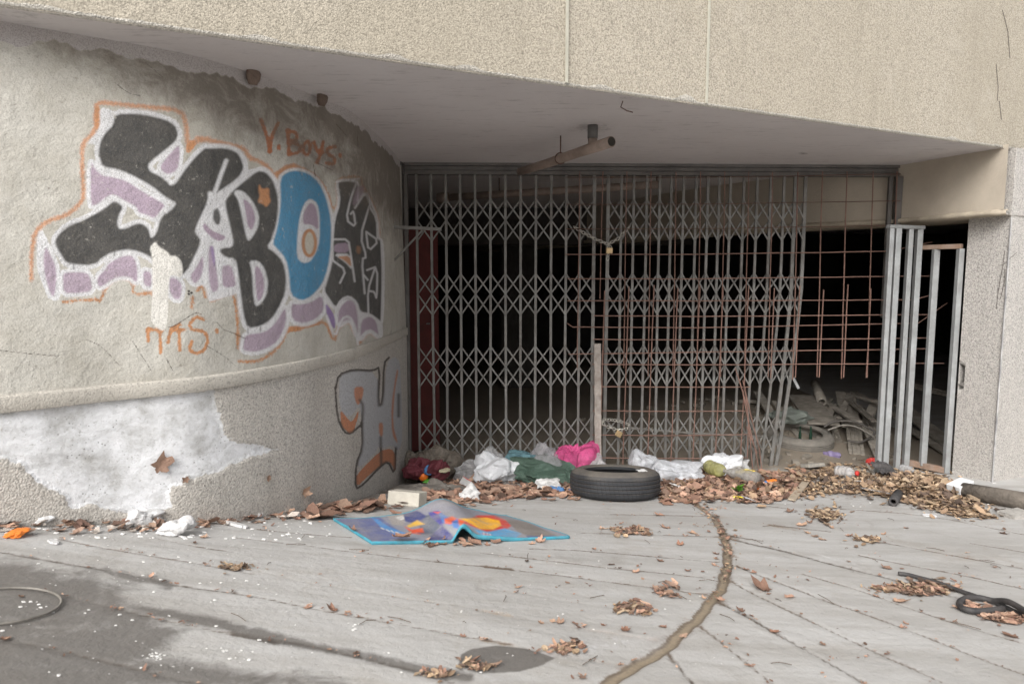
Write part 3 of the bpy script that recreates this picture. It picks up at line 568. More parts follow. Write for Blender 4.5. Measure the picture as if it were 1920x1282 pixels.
s_ = N('soffit_paint'); b1 = s_.noise(1.2, 6, .6); mp = s_.n('ShaderNodeMapping', {'Vector': s_.tc, 'Scale': (2, 9, 2), 'Rotation': (0, 0, -.1)}).outputs[0]
col = s_.ramp(b1, (.3, (.58, .545, .54)), (.7, (.66, .625, .62))); col = s_.mix(s_.ramp(s_.noise(3, 7, .75, vec=mp), (.55, 0), (.74, .6)), col, (.22, .20, .20)); col = s_.mix(s_.ramp(s_.noise(14, 6, .7), (.6, 0), (.75, .5)), col, (.52, .48, .47))
dS = s_.attr('dirt_shade').outputs['Fac']; col = s_.mix(s_.ramp(s_.math('ADD', dS, s_.math('MULTIPLY', s_.math('SUBTRACT', s_.noise(26, 6, .75), .5), 1.3)), (.45, 0), (.9, .8)), col, (.12, .105, .10))
soff_m = s_.fin(col, .85, s_.bump(s_.noise(25, 5, .6), .004, .6))
sx_, sy_ = np.meshgrid(np.concatenate([[-7], np.linspace(-2.6, 4.2, 200), [12]]), np.concatenate([np.linspace(0, 1, 160) ** 1, [2.2]]))
# soffit sheet spans from the fascia back over the garage
fy = fa[1] + (sx_ - fa[0]) * fd[1] / fd[0]; SY = fy + (5.6 - fy) * np.minimum(sy_, 1) + np.maximum(sy_ - 1, 0) * 10
SV = np.stack([sx_, SY, np.full_like(sx_, HS)], -1).reshape(-1, 3)
ux, uy = proj(SV); sd = np.zeros(len(SV))
for (cx_, cy_, rx, ry, am) in ((1110, 240, 60, 14, .6), (1180, 185, 40, 8, .5), (690, 255, 30, 20, .35), (420, 115, 60, 9, .45), (300, 92, 70, 8, .4), (60, 30, 120, 18, .5), (1505, 288, 14, 3, .9), (1700, 292, 30, 5, .2)): sd += np.exp(-((ux - cx_) / rx) ** 2 - ((uy - cy_) / ry) ** 2) * am
sd += np.clip((5.35 - np.abs(SV[:, 1] - 5.2) - 5.2) / .1, 0, 1) * .3
sof = mesh('soffit', SV, grid_faces(*sx_.shape), soff_m, can); a = sof.data.attributes.new('dirt_shade', 'FLOAT', 'POINT'); a.data.foreach_set('value', sd.astype(np.float32))
# roof slab above so no light leaks in
G().add([(*(f0 - fn * .3), 4.9), (*(f1 - fn * .3), 4.9), (12, 20, 4.9), (-14, 20, 4.9)], [(0, 1, 2, 3)]).build('roof_slab', fasc_m, can)

# ================================================================= right: cross beam and pier
beam = thing('cross_beam', 'cream painted concrete beam running back from the canopy edge into the dark garage', 'beam', (3.1, 5.3, 1.95))
bp = np.array([(3.36, 4.62), (3.20, 5.0), (3.06, 5.36), (2.80, 5.62), (2.45, 5.98), (1.78, 6.9), (.67, 9.2), (-.6, 11.4)]); bt = np.arange(len(bp)); tb = np.linspace(0, len(bp) - 1, 80); bpath = smooth_path(tb, bt, bp); bn = -normals(bpath)
bn = np.where((bn[:, :1] > 0), -bn, bn)
bm2 = simple('beam_cream_paint', (.47, .415, .34), .75, .10, 2.5, dirt_shade=(.30, .25, .2), dirt_amt=.35, bump=.003)
V, Fq = band([(.0, HS + .02), (.0, 1.985)], bpath, bn); mesh('beam_face', V, Fq, bm2, beam, True)
bl = bpath.copy(); bl[0] = [3.405, 4.63]
V, Fq = band([(-.002, 1.990), (.035, 1.978), (.035, 1.950), (-.45, 1.945)], bl, bn); mesh('beam_lip', V, Fq, simple('beam_lip_render', (.46, .40, .31), .85, .2, 8, dirt_shade=(.2, .17, .14), dirt_amt=.6), beam)
pier = thing('stone_pier', 'broad pinkish-grey roughcast pier standing at the right end of the opening', 'pier', (3.4, 4.75, 0))
pm = roughcast_mat('pier_roughcast', (.53, .505, .475), stain=(.44, .41, .38), gs=125, bd=.005, contrast=.5)
j0 = np.array([3.335, 4.93]); j1 = np.array([3.435, 4.645]); j2 = j1 + fd * 5
nj = 60; npv = 120
path = np.concatenate([j0 + (j1 - j0) * np.linspace(0, 1, nj)[:, None], j1 + (j2 - j1) * (np.linspace(0, 1, 160)[1:, None] ** 1.6)])
pzz = np.linspace(-.25, 1, npv)[:, None]; PPZ = -.25 + (HS + .25) * np.linspace(0, 1, npv)[:, None] + 0 * path[None, :, 0]
PPV = np.stack([path[None, :, 0] + 0 * PPZ, path[None, :, 1] + 0 * PPZ, PPZ], -1).reshape(-1, 3)
# bite broken out of the back arris near mid height
mxy = (np.abs(PPV[:, 2] - .80 - .02 * np.sin(PPV[:, 2] * 70)) < .08) & (np.tile(np.arange(len(path)), npv) < 9)
PPV[mxy, :2] += np.array([.045, -.02]) * (1 - np.tile(np.arange(len(path)), npv)[mxy] / 9)[:, None]
ps = mesh('pier_shaft', PPV, grid_faces(npv, len(path)), pm, pier); 
a = ps.data.attributes.new('dirt_shade', 'FLOAT', 'POINT'); a.data.foreach_set('value', (np.clip(1 - (PPV[:, 2] - gz(PPV[:, 0], PPV[:, 1])) / .3, 0, 1) * .35).astype(np.float32))
G().bar((*(j1 + np.array([-.006, -.006])), -.1), (*(j1 + np.array([-.006, -.006])), 1.935), .008, .008, (0, 1, 0)).build('corner_line', simple('corner_bead', (.62, .61, .60), .8, .3, 5, dirt_shade=(.12, .12, .13), dirt_amt=.9), pier)
G().add([(*j0, -.25), (*j0, 1.945), (j0[0] + 3, j0[1] + 1.2, 1.945), (j0[0] + 3, j0[1] + 1.2, -.25)], [(0, 1, 2, 3)]).build('pier_back', pm, pier)
crk = simple('dry_vine', (.10, .085, .075), .9)
def yon(x, y, Y): return tuple(aty(x, y, Y))
def on_pier(x, y, o=.004):
    """point of the pier's faces under a surveyed pixel"""
    d = ray(x, y); best = None
    for a_, b_ in ((j0, j1), (j1, j2)):
        e = b_ - a_; M = np.array([[d[0], -e[0]], [d[1], -e[1]]]); t, u = np.linalg.solve(M, a_)
        if -.001 <= u <= 1.001 and (best is None or t < best): best = t
    best = best or 4.7
    return np.array([0, 0, EYE]) + d * (best - o)
vt = G()
for q in ([(1868, 580), (1872, 545), (1880, 500), (1884, 470)], [(1880, 497), (1893, 485), (1907, 473)], [(1884, 505), (1884, 525), (1876, 560)], [(1866, 120), (1870, 165), (1868, 190)], [(1878, 20), (1888, 60), (1892, 110)], [(1866, 275), (1890, 283), (1912, 278)], [(1872, 190), (1876, 225)]): vt.tube([on_pier(x, y) if y > 290 else np.array([*(lambda p: p[:2] + fn * .006)(atz(x, y, HS) if False else (np.array([0, 0, EYE]) + ray(x, y) * (np.dot(fn, f0) / np.dot(fn, ray(x, y)[:2])))), (np.array([0, 0, EYE]) + ray(x, y) * (np.dot(fn, f0) / np.dot(fn, ray(x, y)[:2])))[2]]) for x, y in q], .0016, 5)
tag(vt.build('dead_vine', crk, None), 'thin dead vine stems clinging to the roughcast pier at the far right', 'vine')

# ================================================================= garage interior
room = thing('garage_interior', 'unlit concrete garage room seen through the closed folding gate', 'room', (1, 8, 0))
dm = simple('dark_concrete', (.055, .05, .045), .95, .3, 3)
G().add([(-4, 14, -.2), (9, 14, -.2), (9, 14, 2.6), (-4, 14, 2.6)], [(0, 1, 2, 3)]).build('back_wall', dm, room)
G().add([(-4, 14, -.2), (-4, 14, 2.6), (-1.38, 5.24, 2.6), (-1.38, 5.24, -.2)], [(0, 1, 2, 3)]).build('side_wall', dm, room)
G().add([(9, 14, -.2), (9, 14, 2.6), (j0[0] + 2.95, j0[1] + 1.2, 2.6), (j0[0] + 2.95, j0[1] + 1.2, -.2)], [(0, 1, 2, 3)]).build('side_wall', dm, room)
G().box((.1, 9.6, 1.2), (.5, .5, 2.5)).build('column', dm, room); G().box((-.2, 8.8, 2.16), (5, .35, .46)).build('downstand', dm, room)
door = thing('red_door', 'dark red metal door standing open behind the left end of the gate', 'door', (-.8, 5.7, -.05))
dpts = [aty(762, 640, 5.55), aty(820, 640, 5.9)]; a_, b_ = dpts
rm = simple('dark_red_paint', (.135, .028, .026), .5, .2, 6, dirt_shade=(.05, .03, .025))
G().bar((a_[0] - .1, 5.55, .98), (b_[0], 5.9, .98), .04, 1.92, (0, 0, 1)).build('door_leaf', rm, door)
h0 = aty(806, 606, 5.84); G().tube([h0, h0 + [0, -.05, 0], h0 + [-.09, -.06, 0]], .008, 6).bar(h0 + [0, -.01, .05], h0 + [0, -.01, -.12], .03, .008, (0, 1, 0)).build('handle', simple('dull_steel', (.3, .3, .3), .4, metal=.8), door)
# ================================================================= gate frame
GY0, GY1 = 5.235, 5.37
def gy(X, o=0): return GY0 + (GY1 - GY0) * (X + .82) / 3.89 + o
def gp3(x, y, o=0):
    """point of the gate's plane (moved o metres back) under a surveyed pixel"""
    d = ray(x, y); k = (GY1 - GY0) / 3.89; t = (GY0 + k * .82 + o) / (d[1] - k * d[0]); return np.array([0, 0, EYE]) + d * t
steel = simple('galvanised_grey', (.215, .215, .205), .55, .3, 7, metal=.35, dirt_shade=(.12, .075, .052), dirt_amt=.42, bscale=120)
steel_d = simple('dark_frame_steel', (.13, .125, .12), .6, .3, 6, metal=.3, dirt_shade=(.22, .19, .17), dirt_amt=.5)
rust = simple('rusty_rebar', (.225, .135, .108), .85, .35, 14, dirt_shade=(.20, .11, .08), dirt_amt=.6, bump=.002, bscale=200)
rust_d = simple('rusty_wire_dark', (.10, .055, .04), .85, .3, 14)
alu = simple('bare_aluminium', (.40, .415, .42), .5, .2, 6, metal=.35, dirt_shade=(.20, .19, .18), dirt_amt=.5)
frame = thing('gate_frame', 'dark grey steel frame of the folding gate fixed under the soffit', 'gate frame', (1, 5.27, HS))
a_, b_ = gp3(757, 316), gp3(1692, 320)
g = G(); X0, X1 = a_[0], 3.06
zt, zb = HS + .001, HS - .088
for (z1_, z2_, dpt) in ((zt, HS - .022, .075), (HS - .024, HS - .056, .055), (HS - .058, zb, .07)): g.bar((X0, gy(X0, .03), (z1_ + z2_) / 2), (X1, gy(X1, .03), (z1_ + z2_) / 2), dpt, z1_ - z2_)
bevel(g.build('header_rail', steel_d, frame), .003)
g = G(); pL = gp3(748, 480)
g.bar((pL[0] + .012, gy(pL[0]) - .01, LZ + .08), (pL[0] + .012, gy(pL[0]) - .01, HS), .05, .05).bar((pL[0] - .025, gy(pL[0]) - .03, LZ + .08), (pL[0] - .025, gy(pL[0]) - .03, HS), .022, .05).bar((pL[0] + .06, gy(pL[0]) + .01, -.1), (pL[0] + .06, gy(pL[0]) + .01, HS - .09), .03, .04)
bevel(g.build('side_post', steel_d, frame), .003)
g = G(); g.bar((3.045, gy(3.045) - .02, -.1), (3.045, gy(3.045) - .02, HS - .09), .045, .05).bar((2.99, gy(2.99) + .0, 1.2), (2.99, gy(2.99), HS - .09), .03, .03)
bevel(g.build('side_post', steel_d, frame), .003)

# ================================================================= folding scissor gate: two leaves
xs = [781.5, 808.8, 836.4, 863, 891, 919.4, 947.6, 976.3, 1004.8, 1033.6, 1061.7, 1087.5, 1114, 1140, 1164.6, 1187.7, 1212, 1236, 1257.5, 1280.5, 1304, 1326, 1347, 1368, 1393, 1418, 1443, 1468, 1489, 1508]
rows_y = [(374, 413, 452), (513, 551, 590), (649, 687, 725), (783, 819, 854)]
zrow = [[gp3(1000, y)[2] for y in r] for r in rows_y]
TOPZ = HS - .092
def barpath(i):
    """plan position of upright i at height z; the free end is bent and pushed in at the bottom"""
    X = gp3(xs[i], 400)[0]; k = max(0, i - 24) / 5
    jit = .006 * math.sin(i * 2.3)
    def f(z):
        s = max(0, 1.45 - z) / 1.45
        sag = (-.125 * s ** 1.4 * k) if k else 0
        return Vector((X + sag + jit * s, gy(X) + (.02 * math.sin(i * 1.7)) * s + .05 * k * s, z))
    return f
paths = [barpath(i) for i in range(len(xs))]
for nm, lab, lo, hi in (('left', 'left leaf of the grey folding lattice gate, with evenly spread bars', 0, 12), ('right', 'right leaf of the grey folding lattice gate, bars bunched and bent at its free end', 13, 29)):
    gate = thing('folding_gate', lab, 'gate', tuple(paths[lo](0)), 'leaves of the folding gate')
    for i in range(lo, hi + 1):
        f = paths[i]; bot_z = float(gz(f(0).x, f(0).y)) + (-.01 if i < 25 else .0)
        zs = np.linspace(TOPZ, bot_z, 9)
        g = G(); w = .019 if i not in (12, 13, 28, 29) else .026
        g.poly([f(z) for z in zs], w, .016, (0, 1, 0)); g.build('upright_bar', steel, gate)
    for (zt_, zm, zb_) in zrow:
        g = G()
        for i in range(lo, hi):
            A_, B_ = paths[i], paths[i + 1]; o1, o2 = Vector((0, -.011, 0)), Vector((0, .012, 0))
            up_first = True
            # a two-bay strip, drawn bay by bay so it follows the bent uprights
            for (z1_, z2_, o) in ((zt_, zm, o1), (zm, zt_, o2), (zm, zb_, o1 * .9), (zb_, zm, o2 * .9)):
                g.bar(A_(z1_) + o, B_(z2_) + o, .0118, .004, (0, 1, 0))
        g.build('scissor_lattice', steel, gate)

# ================================================================= rusty reinforcement mesh wired to the gate
def rod(pts, r, jitter=.004):
    pts = [Vector(p) for p in pts]; out = []
    for a, b in zip(pts[:-1], pts[1:]):
        n = max(2, int((b - a).length / .18)); out += [a.lerp(b, k / n) for k in range(n)]
    out.append(pts[-1])
    out = [p + Vector((noise.noise(p * 2.3 + Vector((r * 900, 0, 0))), noise.noise(p * 2.3 + Vector((5, 0, 0))), noise.noise(p * 2.3 + Vector((0, 9, 0))))) * jitter for p in out]
    return G().tube(out, r, 6)
um = thing('rebar_mesh', 'upper sheet of rusty reinforcing mesh tied across the right half of the gate', 'wire mesh', tuple(gp3(1400, 700, -.07)), 'sheets of rusty reinforcing mesh')
for i, x in enumerate((1087, 1130, 1175, 1221, 1268, 1314, 1359, 1404, 1449, 1496, 1542, 1588, 1637, 1682)):
    yb = (300, 560, 690, 705, 708, 700, 706, 703, 706, 712, 707, 710, 708, 700)[i]
    if i == 0: yb = 690
    rod([gp3(x, 322, -.06), gp3(x - 3 - (x - 960) * .012, yb, -.06)], .0042 if x < 1450 else .0048).build('rod', rust, um)
for y, xa, xb, end in ((331, 1060, 1688, None), (381, 1062, 1688, None), (427, 1062, 1684, None), (475, 1060, 1668, (1748, 454)), (521, 1064, 1742, None), (562, 1064, 1742, None), (612, 1064, 1742, None), (658, 1066, 1738, None)):
    pts = [gp3(xa, y + 2 + (4 if y > 600 else 0), -.07), gp3(1300, y + 2, -.07), gp3(xb, y - 4, -.07)]
    if y in (562,): pts[-1] = gp3(1715, y, -.07); pts.append(gp3(1744, y - 9, -.05))
    if y == 612: pts[0] = gp3(1064, 606, -.07); pts.insert(1, gp3(1074, 613, -.07)); pts[-1] = gp3(1722, 606, -.07); pts.append(gp3(1776, 568, .05))
    if end: pts.append(gp3(*end, -.05))
    rod(pts, .0036 if y < 440 else .0045).build('rod', rust if y > 440 else rust_d, um)
lm = thing('rebar_mesh', 'lower sheet of rusty reinforcing mesh reaching down to the rubbish behind the tyre', 'wire mesh', tuple(gp3(1300, 870, -.10)), 'sheets of rusty reinforcing mesh')
for i, x in enumerate((1134, 1179, 1226, 1271, 1313, 1356, 1404, 1452, 1499, 1544, 1590, 1633, 1680, 1724)):
    yt = (545, 538, 535, 540, 535, 538, 536, 540, 536, 543, 533, 541, 540, 537)[i]; yb = 872 if x < 1410 else (708 if x < 1700 else 690)
    rod([gp3(x, yt, -.10), gp3(x - 2 - (x - 960) * .018 * (yb - 540) / 300 - (5 if yb > 800 else 0), yb, -.10)], .0048).build('rod', rust, lm)
for y, xa, xb in ((592, 1114, 1742), (636, 1112, 1742), (683, 1110, 1770), (725, 1111, 1406), (770, 1111, 1404), (815, 1110, 1404), (858, 1120, 1402)):
    rod([gp3(xa, y, -.11), gp3(1300, y + 1, -.11), gp3(xb, y - (2 if y < 700 else 0), -.11)], .0044).build('rod', rust, lm)
# loose bent rods hanging by the gap
lr = thing('bent_rods', 'bundle of bent rusty rods hanging by the gap in the gate', 'rods', tuple(gp3(1410, 880, -.12)))
for q in ([(1378, 690), (1392, 735), (1403, 790), (1418, 850), (1424, 885)], [(1383, 705), (1400, 760), (1406, 810), (1412, 880)], [(1392, 712), (1408, 780), (1424, 842), (1430, 890)], [(1396, 725), (1404, 790), (1402, 860)], [(1400, 800), (1420, 850)]):
    rod([gp3(*p, -.13) for p in q], .0045, .008).build('rod', rust, lr)

# ================================================================= chains and padlocks, wooden post, bracket
zinc = simple('zinc_chain', (.50, .48, .43), .4, .2, 40, metal=.6); brass = simple('brass_lock', (.50, .36, .20), .4, .2, 30, metal=.55)
def chain(pts, name, label, link=.034, grp='chains on the gate'):
    pts = [Vector(p) for p in pts]; L = [0]
    for a, b in zip(pts[:-1], pts[1:]): L.append(L[-1] + (b - a).length)
    n = max(2, int(L[-1] / (link * .72))); g = G()
    def at(s):
        for k in range(len(pts) - 1):
            if s <= L[k + 1] or k == len(pts) - 2: return pts[k].lerp(pts[k + 1], (s - L[k]) / max(1e-6, L[k + 1] - L[k]))
    for k in range(n):
        c = at((k + .5) / n * L[-1]); d = (at(min(L[-1], (k + .9) / n * L[-1])) - at((k + .1) / n * L[-1])).normalized()
        s = d.cross(Vector((0, 1, .2))).normalized(); s2 = d.cross(s); s = s if k % 2 else (s2 * .8 + s * .6).normalized()
        ring_ = []
        for j in range(12):
            a = 2 * math.pi * j / 12; ring_.append(c + d * math.cos(a) * link * .5 + s * math.sin(a) * link * .3)
        g.tube(ring_, .0034, 5, closed=True)
    return tag(g.build(name, zinc, None, True), label, 'chain', grp)
chain([gp3(1076, 425, -.05), gp3(1095, 437, -.06), gp3(1115, 448, -.07), gp3(1140, 458, -.08), gp3(1160, 447, -.07), gp3(1180, 425, -.05)], 'chain', 'upper zinc chain slung in a V across the gate near head height')
chain([gp3(1142, 462, -.09), gp3(1139, 488, -.09)], 'chain', 'short loose end of chain hanging under the upper padlock')
chain([gp3(1130, 786, -.1), gp3(1132, 797, -.13), gp3(1148, 803, -.14), gp3(1163, 806, -.14), gp3(1176, 803, -.13), gp3(1180, 796, -.1), gp3(1168, 791, -.03), gp3(1150, 787, -.02), gp3(1130, 786, -.05)], 'chain', 'lower zinc chain looped round the gate bars at knee height')
for (x, y, o, rz, lab) in ((1142.5, 470, -.10, .05, 'brass padlock on the upper chain at head height'), (1160, 813, -.16, .5, 'brass padlock tilted on the lower chain at knee height')):
    c = Vector(gp3(x, y, o)); pk = thing('padlock', lab, 'padlock', c, 'padlocks on the chains'); R = Matrix.Rotation(rz, 3, 'Y')
    bevel(G().box(c, (.050, .02, .046), R).build('lock_body', brass, pk), .004)
    G().tube([c + R @ Vector((.016 * math.cos(a), 0, .022 + .020 * math.sin(a))) for a in np.linspace(0, math.pi, 9)], .0038, 6).build('shackle', zinc, pk)
wp = G(); a_, b_ = gp3(1120, 644, -.10), gp3(1121, 872, -.10)
for k in range(12):
    pa, pb = Vector(a_).lerp(Vector(b_), k / 12), Vector(a_).lerp(Vector(b_), (k + 1) / 12); wp.bar(pa, pb, .052 + .003 * math.sin(k * 2), .03, (0, 1, 0))
tag(wp.build('wooden_post', simple('weathered_timber', (.42, .385, .35), .85, .35, 14, dirt_shade=(.16, .10, .075), dirt_amt=.6), None), 'weathered grey timber batten standing against the middle of the gate', 'post')
br = thing('wall_bracket', 'rusty triangular steel bracket fixed to the end of the graffiti wall', 'bracket', tuple(aty(728, 462, 4.75)))
G().bar(aty(729, 424, 4.75), aty(729, 503, 4.75), .024, .02, (0, 1, 0)).build('back_plate', steel, br)
G().bar(aty(724, 425, 4.75), aty(828, 430, 4.80), .022, .022, (0, 1, 0)).build('arm', steel, br); G().bar(aty(731, 497, 4.75), aty(792, 432, 4.77), .014, .01, (0, 1, 0)).build('brace', steel, br)

# ================================================================= metal panels at the right of the gate
mp_ = thing('barred_panel', 'tall aluminium panel of close upright bars folded back beside the gap', 'panel', tuple(grd(1672, 890)))
def up(px_, Yv, zt_, w, d, zb_=None, tilt=0):
    p = aty(px_, 480, Yv); zb_ = float(gz(p[0], Yv)) if zb_ is None else zb_
    return G().bar((p[0] + tilt, Yv, zb_), (p[0], Yv, zt_), w, d, (0, 1, 0))
ztop = aty(1690, 429, 5.08)[2]
for px_, w, yv in ((1668, .034, 5.05), (1681, .042, 5.06), (1704, .036, 5.12), (1721, .042, 5.16)): bevel(up(px_, yv, ztop, w, .04).build('panel_bar', alu, mp_), .003)
ta, tb_ = aty(1663, 480, 5.04), aty(1727, 480, 5.17)
bevel(G().bar((ta[0], 5.045, ztop + .014), (tb_[0], 5.165, ztop + .014), .046, .028).build('top_rail', alu, mp_), .006)
sg = thing('side_gate', 'narrow grey barred side gate with a rusty bottom rail against the pier', 'gate', tuple(grd(1735, 885)))
brn = simple('brown_primer', (.24, .15, .10), .75, .35, 9, dirt_shade=(.35, .31, .28), dirt_amt=.6)
q0, q1 = np.array([aty(1722, 465, 5.2)[0], 5.2]), np.array([3.315, 4.955])
def sgp(t, z): return (*(q0 + (q1 - q0) * t), z)
zt2 = aty(1760, 463, 5.07)[2]; zb2 = aty(1735, 874, 5.07)[2]
bevel(G().bar(sgp(0, zt2), sgp(1, zt2), .04, .035).build('top_rail', brn, sg), .003)
bevel(G().bar(sgp(-.1, zb2), sgp(1, zb2 - .0), .04, .045).build('bottom_rail', brn, sg), .003)
bevel(G().bar(sgp(.42, zb2), sgp(.42, zt2 - .018), .045, .035, (0, 1, 0)).build('middle_bar', alu, sg), .003)
bevel(G().bar(sgp(.97, zb2 - .02), sgp(.97, zt2 - .018), .038, .04, (0, 1, 0)).build('hinge_bar', alu, sg), .003)

# ================================================================= broken drain pipes under the soffit
pvc = simple('dusty_pipe_plastic', (.36, .28, .235), .6, .25, 9, dirt_shade=(.16, .125, .10), dirt_amt=.6)
dp = thing('drain_pipe', 'broken beige drain pipe hanging from the soffit in front of the gate', 'pipe', (.6, 3.75, 2.26), 'old drain pipes')
pa, pb = Vector(aty(1146, 266, 3.78)), Vector(aty(975, 322, 4.72))
G().tube([pa, pa.lerp(pb, .3), pa.lerp(pb, .65) + Vector((0, 0, -.004)), pb], [.031, .029, .028, .027], 16, cap=True).build('pipe', pvc, dp, True)
G().lathe([(.0, .003), (.026, .003)], pa + (pa - pb).normalized() * .001, (pa - pb).to_track_quat('Z', 'Y').to_matrix(), 16).build('open_end', simple('pipe_dark', (.03, .025, .02), .9), dp)
st0 = Vector(aty(1111, 274, 3.96)); stz = HS
G().tube([st0, Vector((st0.x, st0.y, stz - .075))], .027, 14).build('branch', pvc, dp, True); G().tube([Vector((st0.x, st0.y, stz - .075)), Vector((st0.x, st0.y, stz))], .030, 14).build('collar', simple('grey_collar', (.12, .115, .11), .7), dp, True)
hk = pa.lerp(pb, .5); G().tube([(hk.x, hk.y, HS), (hk.x, hk.y, hk.z + .03)], .004, 6).tube([hk + Vector((.034 * math.cos(a), 0, .034 * math.sin(a))) for a in np.linspace(0, 2 * math.pi, 14)[:-1]], .004, 5, closed=True).build('hanger', rust_d, dp)
ip = thing('drain_pipe', 'second drain pipe running along the ceiling inside the garage', 'pipe', (.2, 5.7, 2.2), 'old drain pipes')
pa2, pb2 = Vector(aty(1240, 346, 5.6)), Vector(aty(845, 370, 6.2))
G().tube([pa2, pa2.lerp(pb2, .5), pb2], .032, 12).build('pipe', pvc, ip, True)
G().tube([pb2 + Vector((-.02, 0, 0)), pb2 + Vector((-.12, .03, -.01))], .045, 12).build('joint', pvc, ip, True)
for k in (.02, .75): h_ = pa2.lerp(pb2, k); G().tube([(h_.x, h_.y, HS), (h_.x, h_.y, h_.z)], .006, 6).build('hanger', rust_d, ip)
wr = on = aty(1168, 183, 3.42); G_ = G().tube([(wr[0], wr[1], HS), (wr[0] - .01, wr[1], HS - .03), (wr[0] + .02, wr[1] - .01, HS - .05), (wr[0] + .05, wr[1], HS - .055)], .003, 5)
tag(G_.build('loose_wire', rust_d, None), 'short loose wire dangling from the canopy edge', 'wire')
# ================================================================= tyre
def ground_frame(p):
    n = gnormal(p[0], p[1]); return n.to_track_quat('Z', 'Y').to_matrix()
def lying_tyre(c, R, ro, h, mats, name, label, grp=None, worn=0):
    ri = ro * .66; hw = h / 2; sh = .022
    prof = [(ri, .012), (ri + .012, .004), (ro * .80, .000), (ro - .045, .004), (ro - .022, .012), (ro - .006, .026)]
    for k in range(4):
        z = .026 + (h - .052) * (k + 1) / 5
        prof += [(ro + .002 * math.sin(math.pi * (k + .8) / 5), z - .0035), (ro - .006, z - .0025), (ro - .006, z + .0025), (ro + .002 * math.sin(math.pi * (k + 1.2) / 5), z + .0035)]
    prof += [(ro - .006, h - .026), (ro - .022, h - .012), (ro - .045, h - .004), (ro * .80, h), (ri + .012, h - .004), (ri, h - .012), (ri + .006, h - .03), (ro - .03, h - .045), (ro - .022, hw), (ro - .03, .045), (ri + .006, .03)]
    return tag(G().lathe(prof, c, R, 120, closed=True).build(name, mats, None, False), label, 'tyre', grp)
s = N('tyre_rubber'); nz_ = s.n('ShaderNodeNewGeometry').outputs['Normal']; upz = s.n('ShaderNodeSeparateXYZ', {0: nz_}).outputs[2]
col = s.ramp(s.noise(10, 5, .6), (.3, (.022, .023, .027)), (.7, (.042, .044, .049)))
dust = s.math('ADD', s.math('MULTIPLY', upz, .75), s.math('MULTIPLY', s.math('SUBTRACT', s.noise(7, 6, .7), .5), .9)); col = s.mix(s.ramp(dust, (.25, 0), (.9, .8)), col, (.20, .175, .145))
col = s.mix(s.ramp(s.noise(70, 4, .8), (.66, 0), (.72, .7)), col, (.3, .29, .27))
oc = s.n('ShaderNodeSeparateXYZ', {0: s.objco()}); an = s.math('ARCTAN2', oc.outputs[1], oc.outputs[0]); rr_ = s.math('SQRT', s.math('ADD', s.math('POWER', oc.outputs[0], 2), s.math('POWER', oc.outputs[1], 2)))
sip = s.math('MULTIPLY', s.math('LESS_THAN', s.math('FRACT', s.math('ADD', s.math('MULTIPLY', an, 11.14), s.math('MULTIPLY', oc.outputs[2], 9))), .13), s.math('GREATER_THAN', rr_, .272))
col = s.mix(s.math('MULTIPLY', sip, .7), col, (.012, .012, .012))
rub = s.fin(col, .72, s.bump(s.math('SUBTRACT', s.noise(160, 3), s.math('MULTIPLY', sip, 1.5)), .003))
tc = grd(1158, 912); tc = np.array([.655, 4.13, float(gz(.655, 4.13))])
lying_tyre(tc + [0, 0, .002], ground_frame(tc), .283, .172, rub, 'tyre', 'worn black car tyre lying flat on the leaves in front of the gate')

# ================================================================= painted play mat
cA, cB, cC, cD = (grd(*q) for q in ((627, 977), (698, 1021), (1066, 1010), (948, 972)))
nu, nv = 220, 120; U, Vv = np.meshgrid(np.linspace(0, 1, nu), np.linspace(0, 1, nv)); U, Vv = U.ravel(), Vv.ravel()
MX = (cA[0] * (1 - U) + cD[0] * U) * (1 - Vv) + (cB[0] * (1 - U) + cC[0] * U) * Vv; MY = (cA[1] * (1 - U) + cD[1] * U) * (1 - Vv) + (cB[1] * (1 - U) + cC[1] * U) * Vv
hump = .085 * np.exp(-((U - .60 + .10 * Vv) / .13) ** 2) * np.clip(1.15 - Vv, 0, 1) ** .8 + .055 * np.exp(-((U - .43) / .045) ** 2) * Vv ** 3 - .02 * np.exp(-((U - .36) / .05) ** 2) * Vv ** 2 + .05 * np.exp(-((U - .80) / .14) ** 2) * np.clip(1 - Vv, 0, 1) * .55 + .02 * np.exp(-((U - .40) / .16) ** 2) * (1 - Vv)
wr = np.array([noise.noise(Vector((u * 7, v * 4, 2))) * .004 + noise.noise(Vector((u * 22, v * 14, 5))) * .0015 for u, v in zip(U, Vv)])
MZ = gz(MX, MY) + .014 + np.maximum(hump + wr, 0)
MV = np.stack([MX, MY, MZ], -1); mx_, my_ = proj(MV); mp2 = Paint(mx_, my_, 0); M_ = zoom(600, 920, .2604)
mp2.c[:] = [*lin(140, 140, 150), 1]
NAV, SLT, GR2 = lin(62, 68, 118), lin(86, 94, 110), lin(150, 146, 142)
